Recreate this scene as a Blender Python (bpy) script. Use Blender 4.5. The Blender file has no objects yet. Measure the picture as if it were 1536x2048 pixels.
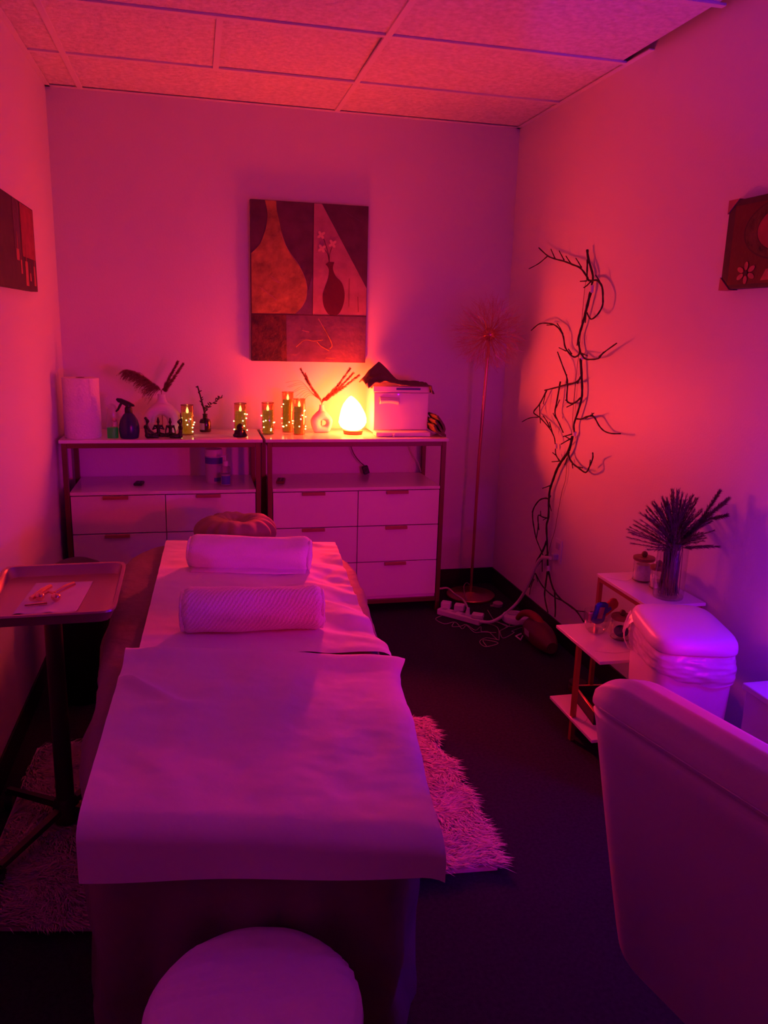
import bpy, bmesh, math, random
import numpy as np
from mathutils import Vector, Matrix, noise
random.seed(7)
SC = bpy.context.scene
COL = SC.collection
PI = math.pi

# ------------------------------------------------------------------ camera
XL, XR, YB, YF, H = -0.6506, 1.7153, 4.3061, -2.7, 2.5404
cam = bpy.data.cameras.new('camera'); cam_o = bpy.data.objects.new('camera', cam); COL.objects.link(cam_o)
cam.sensor_fit = 'HORIZONTAL'; cam.sensor_width = 36.0; cam.lens = 1584.84/1536*36; cam.clip_start = 0.02
yaw, pitch, roll = 0.2350, -0.2315, -0.0290
f_ = Vector((math.sin(yaw)*math.cos(pitch), math.cos(yaw)*math.cos(pitch), math.sin(pitch)))
r_ = Vector((math.cos(yaw), -math.sin(yaw), 0)); d_ = f_.cross(r_)
right = r_*math.cos(roll)+d_*math.sin(roll); down = -r_*math.sin(roll)+d_*math.cos(roll)
m = Matrix((right, -down, -f_)).transposed().to_4x4(); m.translation = (0, 0, 1.5022)
cam_o.matrix_world = m
SC.camera = cam_o

# ------------------------------------------------------------------ world, light, exposure
w = bpy.data.worlds.new('world'); SC.world = w; w.use_nodes = True
w.node_tree.nodes['Background'].inputs[0].default_value = (0.02, 0.0, 0.04, 1)
w.node_tree.nodes['Background'].inputs[1].default_value = 0.02
SC.view_settings.view_transform = 'Standard'; SC.view_settings.look = 'None'
SC.view_settings.exposure = 0.0; SC.view_settings.gamma = 1.0; SC.view_settings.use_curve_mapping = False
SALT_COLOR, SALT_POWER = (1.0, 0.046, 0.007), 192.0        # glow of the salt lamp on the drawers
def lamp(name, kind, loc, power, color, size=0.05, rot=None, spot=None, blend=0.5):
    l = bpy.data.lights.new(name, kind); l.energy = power; l.color = color
    if kind in ('POINT', 'SPOT'): l.shadow_soft_size = size
    if spot: l.spot_size = spot; l.spot_blend = blend
    o = bpy.data.objects.new(name, l); COL.objects.link(o); o.location = loc
    if rot: o.rotation_euler = rot
    return o
def aim(a, b): return (Vector(b)-Vector(a)).to_track_quat('-Z', 'Y').to_euler()
LP = (1.45, 0.25, 0.95)
lamp('violet_beam', 'SPOT', LP, 60.0, (0.34, 0.0, 0.31), 0.05, aim(LP, (0.90, 2.5, 0.53)), math.radians(60), 0.75)
lamp('violet_beam', 'SPOT', LP, 60.0, (0.07, 0.01, 0.52), 0.05, aim(LP, (0.20, 2.2, 0.72)), math.radians(27), 0.8)
LP2 = (1.45, 0.25, 1.25)
lamp('red_fill', 'SPOT', LP2, 60.0, (1.30, 0.005, 0.04), 0.05, aim(LP2, (0.45, 3.0, 0.55)), math.radians(46), 0.8)  # red fill spots added for table, drawers and back right corner, no fixture
lamp('red_fill', 'SPOT', LP2, 60.0, (0.25, 0.002, 0.03), 0.05, aim(LP2, (1.50, 4.0, 0.70)), math.radians(40), 0.8)
lamp('violet_uplight', 'SPOT', LP, 40.0, (0.08, 0.0, 1.3), 0.03, aim(LP, (1.56, 2.36, 2.54)), math.radians(21), 0.3)
lamp('violet_fill', 'POINT', (1.62, 1.56, 0.95), 13.0, (0.03, 0.0, 0.66), 0.05)      # violet fill points added for bin and right wall, no lamp body
lamp('violet_fill', 'POINT', (1.20, 1.30, 1.60), 20.0, (0.02, 0.0, 0.12), 0.05)

# ------------------------------------------------------------------ materials
def mat(name, col, rough=0.6, metal=0.0, bump=0.0, bscale=60.0, var=0.0, vscale=8.0, emit=None, estr=0.0, spec=0.5, trans=0.0, sheen=0.0, detail=4.0, btype='noise'):
    m = bpy.data.materials.new(name); m.use_nodes = True; nt = m.node_tree
    b = nt.nodes['Principled BSDF']
    b.inputs['Base Color'].default_value = (*col, 1); b.inputs['Roughness'].default_value = rough
    b.inputs['Metallic'].default_value = metal; b.inputs['Specular IOR Level'].default_value = spec
    b.inputs['Transmission Weight'].default_value = trans
    if sheen: b.inputs['Sheen Weight'].default_value = sheen
    tc = nt.nodes.new('ShaderNodeTexCoord')
    if bump:
        n = nt.nodes.new('ShaderNodeTexVoronoi' if btype == 'voronoi' else 'ShaderNodeTexNoise'); n.inputs['Scale'].default_value = bscale
        if btype != 'voronoi': n.inputs['Detail'].default_value = detail
        bp = nt.nodes.new('ShaderNodeBump'); bp.inputs['Strength'].default_value = bump; bp.inputs['Distance'].default_value = 0.01
        nt.links.new(tc.outputs['Object'], n.inputs['Vector']); nt.links.new(n.outputs[0], bp.inputs['Height'])
        nt.links.new(bp.outputs[0], b.inputs['Normal'])
    if var:
        n = nt.nodes.new('ShaderNodeTexNoise'); n.inputs['Scale'].default_value = vscale; n.inputs['Detail'].default_value = 6
        cr = nt.nodes.new('ShaderNodeValToRGB'); cr.color_ramp.elements[0].position = 0.3; cr.color_ramp.elements[1].position = 0.7
        cr.color_ramp.elements[0].color = (*[c*(1-var) for c in col], 1); cr.color_ramp.elements[1].color = (*[min(1, c*(1+var*.6)) for c in col], 1)
        nt.links.new(tc.outputs['Object'], n.inputs['Vector']); nt.links.new(n.outputs[0], cr.inputs[0]); nt.links.new(cr.outputs[0], b.inputs['Base Color'])
    if emit:
        b.inputs['Emission Color'].default_value = (*emit, 1); b.inputs['Emission Strength'].default_value = estr
    return m
def glass(name, tint=(1, 1, 1), gloss=0.12):
    m = bpy.data.materials.new(name); m.use_nodes = True; nt = m.node_tree
    out = nt.nodes['Material Output']; nt.nodes.remove(nt.nodes['Principled BSDF'])
    t = nt.nodes.new('ShaderNodeBsdfTransparent'); t.inputs[0].default_value = (*tint, 1)
    g = nt.nodes.new('ShaderNodeBsdfGlossy'); g.inputs['Roughness'].default_value = 0.05
    lw = nt.nodes.new('ShaderNodeLayerWeight'); lw.inputs[0].default_value = 0.35
    mp = nt.nodes.new('ShaderNodeMath'); mp.operation = 'MULTIPLY_ADD'; mp.inputs[1].default_value = 0.6; mp.inputs[2].default_value = gloss*0.3
    mx = nt.nodes.new('ShaderNodeMixShader')
    nt.links.new(lw.outputs['Facing'], mp.inputs[0]); nt.links.new(mp.outputs[0], mx.inputs[0])
    nt.links.new(t.outputs[0], mx.inputs[1]); nt.links.new(g.outputs[0], mx.inputs[2]); nt.links.new(mx.outputs[0], out.inputs[0])
    return m
def plastic_film(name, col, alpha):
    m = mat(name, col, 0.25, bump=0.25, bscale=35); b = m.node_tree.nodes['Principled BSDF']; b.inputs['Alpha'].default_value = alpha
    return m
M = {}
M['wall'] = mat('wall_paint', (0.80, 0.78, 0.77), 0.45, bump=0.10, bscale=140, spec=0.35)
M['tile'] = mat('ceiling_tile_fissured', (0.80, 0.78, 0.76), 0.95, bump=1.0, bscale=42, detail=7, var=0.16, vscale=45, spec=0.1)
M['grid'] = mat('grid_metal_white', (0.80, 0.79, 0.78), 0.5)
M['dark_gap'] = mat('plenum_dark', (0.05, 0.05, 0.05), 0.9)
M['carpet'] = mat('carpet_navy', (0.042, 0.036, 0.055), 1.0, bump=0.5, bscale=400, var=0.25, vscale=90, spec=0.05)
M['baseboard'] = mat('baseboard_black', (0.012, 0.011, 0.013), 0.55)
M['white'] = mat('white_laminate', (0.80, 0.79, 0.80), 0.35, spec=0.4)
M['white_top'] = mat('white_gloss_top', (0.80, 0.79, 0.80), 0.16, spec=0.5)
M['bronze'] = mat('brown_gold_frame', (0.17, 0.075, 0.045), 0.4, metal=0.4)
M['brass'] = mat('brass', (0.75, 0.36, 0.22), 0.25, metal=0.9)
M['copper'] = mat('copper', (0.62, 0.27, 0.20), 0.28, metal=0.9)
M['handle'] = mat('drawer_handle', (0.36, 0.15, 0.10), 0.5, metal=0.1)
M['black'] = mat('black_plastic', (0.014, 0.013, 0.016), 0.45)
M['blackstone'] = mat('black_resin', (0.012, 0.010, 0.012), 0.4)
M['paper'] = mat('paper_sheet', (0.82, 0.80, 0.80), 0.75, bump=0.18, bscale=22, detail=8, spec=0.2)
M['towel'] = mat('terry_white', (0.85, 0.83, 0.84), 1.0, bump=0.45, bscale=320, sheen=0.3, spec=0.1)
M['paper_towel'] = mat('paper_towel', (0.84, 0.82, 0.82), 0.95, bump=0.3, bscale=110, btype='voronoi', spec=0.1)
M['blanket'] = mat('taupe_blanket', (0.23, 0.18, 0.165), 0.7, bump=0.5, bscale=22, var=0.1, vscale=6, spec=0.2)
M['cradle'] = mat('cradle_cover', (0.26, 0.20, 0.18), 0.75, bump=0.2, bscale=40, spec=0.2)
M['darktowel'] = mat('dark_brown_towel', (0.16, 0.10, 0.10), 1.0, bump=0.5, bscale=250, spec=0.05)
M['fur'] = mat('fur_cream', (0.80, 0.70, 0.68), 0.9, var=0.15, vscale=30, spec=0.1)
M['ceramic'] = mat('ceramic_matte', (0.80, 0.77, 0.74), 0.75, bump=0.1, bscale=160, spec=0.25)
M['pampas'] = mat('dried_pampas', (0.30, 0.15, 0.11), 1.0, var=0.3, vscale=80, spec=0.05)
M['grass_dark'] = mat('dried_grass_plum', (0.16, 0.085, 0.085), 1.0, var=0.35, vscale=60, spec=0.05)
M['stemmat'] = mat('dried_stem', (0.34, 0.20, 0.16), 0.9)
M['twig'] = mat('dark_twig', (0.035, 0.018, 0.016), 0.85, bump=0.3, bscale=120)
M['eucalyptus'] = mat('eucalyptus_dry', (0.04, 0.035, 0.028), 0.8)
M['tape'] = mat('white_tape', (0.8, 0.75, 0.75), 0.6)
M['wire'] = mat('brown_wire', (0.12, 0.05, 0.05), 0.6)
M['wood'] = mat('walnut', (0.20, 0.075, 0.04), 0.5, var=0.3, vscale=25)
M['acacia'] = mat('acacia_lid', (0.30, 0.13, 0.08), 0.5, var=0.25, vscale=30)
M['salt'] = mat('salt_rock_lit', (0.9, 0.35, 0.2), 0.6, emit=SALT_COLOR, estr=SALT_POWER)
M['olive_wax'] = mat('candle_wax_lit', (0.16, 0.17, 0.03), 0.6, emit=(0.30, 0.125, 0.006), estr=0.8)
M['flame'] = mat('led_flame', (1, 0.8, 0.4), 0.5, emit=(1.0, 0.62, 0.20), estr=5.0)
M['bulb'] = mat('fairy_bulb', (1, 0.9, 0.5), 0.5, emit=(1.0, 0.78, 0.28), estr=4.0)
M['smoke_glass'] = glass('smoked_glass', (0.80, 0.55, 0.32), 0.2)
M['clear_glass'] = glass('clear_glass', (0.93, 0.93, 0.93), 0.15)
M['amber'] = mat('amber_bottle', (0.03, 0.012, 0.012), 0.15, spec=0.6)
M['navy_plastic'] = mat('navy_plastic', (0.02, 0.015, 0.10), 0.25, spec=0.5)
M['green'] = mat('green_emissive_base', (0.02, 0.30, 0.05), 0.5, emit=(0.01, 0.55, 0.08), estr=0.03)  # green base with a faint emission added
M['led_purple'] = mat('uv_led', (0.5, 0.1, 1), 0.4, emit=(0.45, 0.01, 1.0), estr=1.2)
M['led_yellow'] = mat('status_led', (1, 1, 0.5), 0.4, emit=(1.0, 0.85, 0.2), estr=2.5)
M['bluelabel'] = mat('blue_label', (0.08, 0.06, 0.42), 0.6)
M['label_white'] = mat('label_white', (0.50, 0.48, 0.54), 0.6)
M['red_plastic'] = mat('red_plastic', (0.30, 0.012, 0.02), 0.4)
M['maroon_plastic'] = mat('maroon_plastic', (0.11, 0.012, 0.03), 0.35)
M['remote_red'] = mat('remote_brown', (0.16, 0.03, 0.03), 0.5)
M['white_plastic'] = mat('white_plastic', (0.78, 0.76, 0.78), 0.35)
M['cord_white'] = mat('cord_white', (0.72, 0.66, 0.66), 0.5)
M['cord_thin'] = mat('cord_thin', (0.42, 0.32, 0.32), 0.5)
M['bin_white'] = mat('bin_white', (0.80, 0.79, 0.82), 0.38, spec=0.4)
M['bag'] = plastic_film('bin_liner', (0.85, 0.84, 0.88), 0.75)
M['vinyl'] = mat('chair_vinyl', (0.62, 0.55, 0.58), 0.55, bump=0.06, bscale=260, spec=0.3)
M['stoolv'] = mat('stool_vinyl', (0.92, 0.84, 0.90), 0.5, bump=0.25, bscale=38, spec=0.25)
M['marble'] = mat('marble_white', (0.80, 0.77, 0.78), 0.2, var=0.10, vscale=5)
M['vein'] = mat('marble_vein', (0.38, 0.30, 0.32), 0.4)
M['gold'] = mat('gold_frame', (0.50, 0.17, 0.08), 0.35, metal=0.6)
M['tray'] = mat('tray_steel_brown', (0.50, 0.32, 0.30), 0.32, metal=0.75)
M['rosegold'] = mat('rose_gold', (0.95, 0.50, 0.36), 0.12, metal=1.0)
M['pole_black'] = mat('stand_dark', (0.05, 0.035, 0.035), 0.4, metal=0.3)
M['cotton'] = mat('cotton_pads', (0.85, 0.83, 0.84), 1.0, bump=0.3, bscale=150)
M['candy_blue'] = mat('blue_wrapper', (0.05, 0.05, 0.40), 0.2, bump=0.3, bscale=60)
M['candy_red'] = mat('red_wrapper', (0.60, 0.02, 0.03), 0.2, bump=0.3, bscale=60)
M['candy_foil'] = mat('pink_foil', (0.8, 0.35, 0.40), 0.2, metal=0.5, bump=0.3, bscale=80)
M['navy_cloth'] = mat('navy_cloth', (0.03, 0.03, 0.10), 0.9, bump=0.3, bscale=200)
M['box_dark'] = mat('dark_box', (0.04, 0.022, 0.025), 0.6)
# paints of the canvases
M['p_plum'] = mat('paint_plum', (0.10, 0.035, 0.075), 0.7, bump=0.3, bscale=40, var=0.3, vscale=12)
M['p_violet'] = mat('paint_violet_grey', (0.13, 0.06, 0.14), 0.6, bump=0.35, bscale=35, var=0.3, vscale=14)
M['p_ochre'] = mat('paint_ochre', (0.40, 0.24, 0.06), 0.6, bump=0.4, bscale=45, var=0.45, vscale=16)
M['p_rose'] = mat('paint_rose', (0.42, 0.20, 0.22), 0.65, bump=0.25, bscale=40, var=0.2, vscale=14)
M['p_maroon'] = mat('paint_maroon', (0.10, 0.005, 0.012), 0.6, bump=0.2, bscale=60, var=0.2)
M['p_brown'] = mat('paint_rust', (0.09, 0.025, 0.015), 0.6, bump=0.5, bscale=50, var=0.7, vscale=22)
M['p_line'] = mat('paint_line', (0.05, 0.012, 0.02), 0.7)
M['p_petal'] = mat('paint_petal', (0.70, 0.42, 0.30), 0.6)
M['p_red'] = mat('paint_red', (0.32, 0.03, 0.05), 0.6, var=0.3, vscale=20)
M['p_dark'] = mat('paint_dark', (0.05, 0.012, 0.025), 0.6, var=0.4, vscale=20)
M['p_glow'] = mat('paint_light_red', (0.50, 0.12, 0.10), 0.6, var=0.3, vscale=30)
M['cardboard'] = mat('cardboard_corner', (0.45, 0.16, 0.12), 0.8)

# ------------------------------------------------------------------ mesh helpers
class MB:
    def __init__(s): s.v = []; s.f = []
    def add(s, vs, fs):
        o = len(s.v); s.v += [tuple(v) for v in vs]; s.f += [tuple(i+o for i in f) for f in fs]; return s
    def box(s, c, d, rz=0.0, rx=0.0, ry=0.0):
        R = Matrix.Rotation(rz, 3, 'Z') @ Matrix.Rotation(ry, 3, 'Y') @ Matrix.Rotation(rx, 3, 'X')
        vs = [Vector(c)+R @ Vector((x*d[0]/2, y*d[1]/2, z*d[2]/2)) for x in (-1, 1) for y in (-1, 1) for z in (-1, 1)]
        return s.add(vs, [(0, 1, 3, 2), (4, 6, 7, 5), (0, 4, 5, 1), (2, 3, 7, 6), (0, 2, 6, 4), (1, 5, 7, 3)])
    def tube(s, pts, r, n=8, cap=True):
        pts = [Vector(p) for p in pts]; k = len(pts); rs = r if isinstance(r, (list, tuple)) else [r]*k
        o = []; up = None
        for i, p in enumerate(pts):
            t = (pts[min(i+1, k-1)]-pts[max(i-1, 0)]).normalized()
            if up is None: up = t.orthogonal().normalized()
            a = (up-t*up.dot(t))
            a = a.normalized() if a.length > 1e-6 else t.orthogonal().normalized()
            up = a; b = t.cross(a)
            for j in range(n):
                q = 2*PI*j/n; o.append(p+(a*math.cos(q)+b*math.sin(q))*rs[i])
        fs = [(i*n+j, i*n+(j+1) % n, (i+1)*n+(j+1) % n, (i+1)*n+j) for i in range(k-1) for j in range(n)]
        if cap: fs += [tuple(range(n))[::-1], tuple((k-1)*n+j for j in range(n))]
        return s.add(o, fs)
    def lathe(s, prof, c=(0, 0, 0), n=28, sx=1, sy=1, cap=True):
        o = []
        for r, z in prof:
            for j in range(n): q = 2*PI*j/n; o.append((c[0]+r*sx*math.cos(q), c[1]+r*sy*math.sin(q), c[2]+z))
        k = len(prof)
        fs = [(i*n+j, i*n+(j+1) % n, (i+1)*n+(j+1) % n, (i+1)*n+j) for i in range(k-1) for j in range(n)]
        if cap: fs += [tuple(range(n))[::-1], tuple((k-1)*n+j for j in range(n))]
        return s.add(o, fs)
    def grid(s, fn, nu, nv, wrap_u=False):
        o = [fn(i/(nu-(0 if wrap_u else 1)), j/(nv-1)) for j in range(nv) for i in range(nu)]
        fs = []
        for j in range(nv-1):
            for i in range(nu if wrap_u else nu-1):
                i2 = (i+1) % nu; fs.append((j*nu+i, j*nu+i2, (j+1)*nu+i2, (j+1)*nu+i))
        return s.add(o, fs)
    def prism(s, poly, a, b, fn):   # poly (p,q) extruded from depth a to b through fn(p,q,depth)
        n = len(poly); o = [fn(p, q, a) for p, q in poly]+[fn(p, q, b) for p, q in poly]
        return s.add(o, [tuple(range(n))[::-1], tuple(range(n, 2*n))]+[(i, (i+1) % n, n+(i+1) % n, n+i) for i in range(n)])
    def sphere(s, c, r, n=16, mrows=10):
        rr = r if isinstance(r, (tuple, list)) else (r, r, r)
        o = [(c[0]+rr[0]*math.sin(PI*i/mrows)*math.cos(2*PI*j/n), c[1]+rr[1]*math.sin(PI*i/mrows)*math.sin(2*PI*j/n), c[2]+rr[2]*math.cos(PI*i/mrows)) for i in range(mrows+1) for j in range(n)]
        return s.add(o, [(i*n+j, (i+1)*n+j, (i+1)*n+(j+1) % n, i*n+(j+1) % n) for i in range(mrows) for j in range(n)])
    def build(s, name, m, parent=None, smooth=True, bevel=0.0, seg=2, solid=0.0, sub=0, angle=0.7):
        me = bpy.data.meshes.new(name); me.from_pydata(s.v, [], s.f); me.validate(); me.materials.append(m)
        bm = bmesh.new(); bm.from_mesh(me); bmesh.ops.remove_doubles(bm, verts=bm.verts, dist=1e-6); bmesh.ops.recalc_face_normals(bm, faces=bm.faces)
        bm.to_mesh(me); bm.free()
        if smooth: me.shade_smooth(); me.set_sharp_from_angle(angle=angle)
        o = bpy.data.objects.new(name, me); COL.objects.link(o)
        if parent: o.parent = parent
        if solid: k = o.modifiers.new('solid', 'SOLIDIFY'); k.thickness = solid; k.offset = 0
        if bevel: k = o.modifiers.new('bevel', 'BEVEL'); k.width = bevel; k.segments = seg; k.limit_method = 'ANGLE'
        if sub: k = o.modifiers.new('sub', 'SUBSURF'); k.levels = sub; k.render_levels = sub
        return o
def tag(o, label=None, cat=None, group=None, kind=None):
    if label: o['label'] = label
    if cat: o['category'] = cat
    if group: o['group'] = group
    if kind: o['kind'] = kind
    return o
def thing(name, label, cat, loc=(0, 0, 0), rz=0.0, group=None):
    o = bpy.data.objects.new(name, None); COL.objects.link(o); o.location = loc; o.rotation_euler = (0, 0, rz); o.empty_display_size = 0.05
    return tag(o, label, cat, group)
def copy_tree(o, parent=None):
    c = o.copy(); COL.objects.link(c)
    if parent: c.parent = parent
    for ch in list(o.children): copy_tree(ch, c)
    return c
def blob(name, joints, edges, m, parent=None, vox=0.0013):       # one continuous body grown over joints and limbs
    mb = MB()
    for x, y, z, r in joints: mb.sphere((x, y, z), r, 12, 8)
    for i, j in edges:
        a, b = joints[i], joints[j]; mb.tube([a[:3], b[:3]], [a[3]*.86, b[3]*.86], 10)
    o = mb.build(name, m, parent, angle=3.2)
    k = o.modifiers.new('remesh', 'REMESH'); k.mode = 'VOXEL'; k.voxel_size = vox; k.use_smooth_shade = True
    k = o.modifiers.new('soft', 'SMOOTH'); k.factor = 0.5; k.iterations = 2
    return o
def smooth_path(pts, n=5):
    P = [Vector(p) for p in pts]; out = []
    for i in range(len(P)-1):
        p0 = P[max(i-1, 0)]; p1 = P[i]; p2 = P[i+1]; p3 = P[min(i+2, len(P)-1)]
        for k in range(n):
            t = k/n; out.append(0.5*((2*p1)+(p2-p0)*t+(2*p0-5*p1+4*p2-p3)*t*t+(3*p1-p0-3*p2+p3)*t**3))
    return out+[P[-1]]
def N3(x, y, z=0.0): return noise.noise(Vector((x, y, z)))

# ------------------------------------------------------------------ the room
def struct(name, mb, m, **k): return tag(mb.build(name, m, **k), kind='structure')
floor = struct('floor', MB().box(((XL+XR)/2, (YB+YF)/2, -0.03), (XR-XL+.2, YB-YF+.2, 0.06)), M['carpet'], smooth=False)
struct('wall_back', MB().box(((XL+XR)/2, YB+0.05, H/2), (XR-XL+.2, 0.1, H+.1)), M['wall'], smooth=False)
struct('wall_left', MB().box((XL-0.05, (YB+YF)/2, H/2), (0.1, YB-YF, H+.1)), M['wall'], smooth=False)
struct('wall_right', MB().box((XR+0.05, (YB+YF)/2, H/2), (0.1, YB-YF, H+.1)), M['wall'], smooth=False)
struct('wall_front', MB().box(((XL+XR)/2, YF-0.05, H/2), (XR-XL+.2, 0.1, H+.1)), M['wall'], smooth=False)
BBH, BBT = 0.10, 0.008
struct('baseboard_back', MB().box(((XL+XR)/2, YB-BBT/2, BBH/2), (XR-XL, BBT, BBH)), M['baseboard'], bevel=0.002)
struct('baseboard_left', MB().box((XL+BBT/2, (YB+YF)/2, BBH/2), (BBT, YB-YF-2*BBT, BBH)), M['baseboard'], bevel=0.002)
struct('baseboard_right', MB().box((XR-BBT/2, (YB+YF)/2, BBH/2), (BBT, YB-YF-2*BBT, BBH)), M['baseboard'], bevel=0.002)
ceil = struct('ceiling', MB().box(((XL+XR)/2, (YB+YF)/2, H+0.085), (XR-XL+.2, YB-YF+.2, 0.05)), M['dark_gap'], smooth=False)
# suspended grid: runners in y at GX, cross tees in x at GY; lay-in tiles
GX = [XL, -0.4957, 0.7243, XR]; GY = [YB, 3.7877, 3.178, 2.568, 1.958, 1.348, 0.738, 0.128, -0.482, -1.092, -1.702, -2.312, YF]
for k, x in enumerate(GX[1:3]):
    MB().box((x, (YB+YF)/2, H+0.004), (0.024, YB-YF, 0.008)).build('grid_runner', M['grid'], ceil, smooth=False)
for y in GY[1:-1]:
    for a, b in zip(GX[:-1], GX[1:]):
        MB().box(((a+b)/2, y, H+0.004), (b-a-0.024, 0.024, 0.008)).build('grid_tee', M['grid'], ceil, smooth=False)
MB().box((0.1143, (GY[1]+GY[2])/2, H+0.004), (0.024, 0.61-0.024, 0.008)).build('grid_tee', M['grid'], ceil, smooth=False)
for (c, d) in (((XL+0.011, (YB+YF)/2, H+0.002), (0.022, YB-YF, 0.004)), ((XR-0.011, (3.0+YB)/2, H+0.002), (0.022, YB-3.0, 0.004)), (((XL+XR)/2, YB-0.011, H+0.002), (XR-XL, 0.022, 0.004))):
    MB().box(c, d).build('wall_angle', M['grid'], ceil, smooth=False)
for j in range(len(GY)-1):
    y1, y0 = GY[j], GY[j+1]
    for i in range(3):
        xs = [(GX[i], GX[i+1])]
        if j == 1 and i == 1: xs = [(GX[1], 0.1143), (0.1143, GX[2])]
        for (a, b) in xs:
            rx = 0.0; zc = H+0.016
            if j == 1 and a == 0.1143: rx = -0.022; zc = H+0.024      # the tile that sits crooked
            if i == 2 and j >= 2: b = b-0.035                         # gap along the right wall
            MB().box(((a+b)/2, (y0+y1)/2, zc), (b-a-0.006, y1-y0-0.006, 0.016), rx=rx).build('ceiling_tile', M['tile'], ceil, smooth=False)
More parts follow.
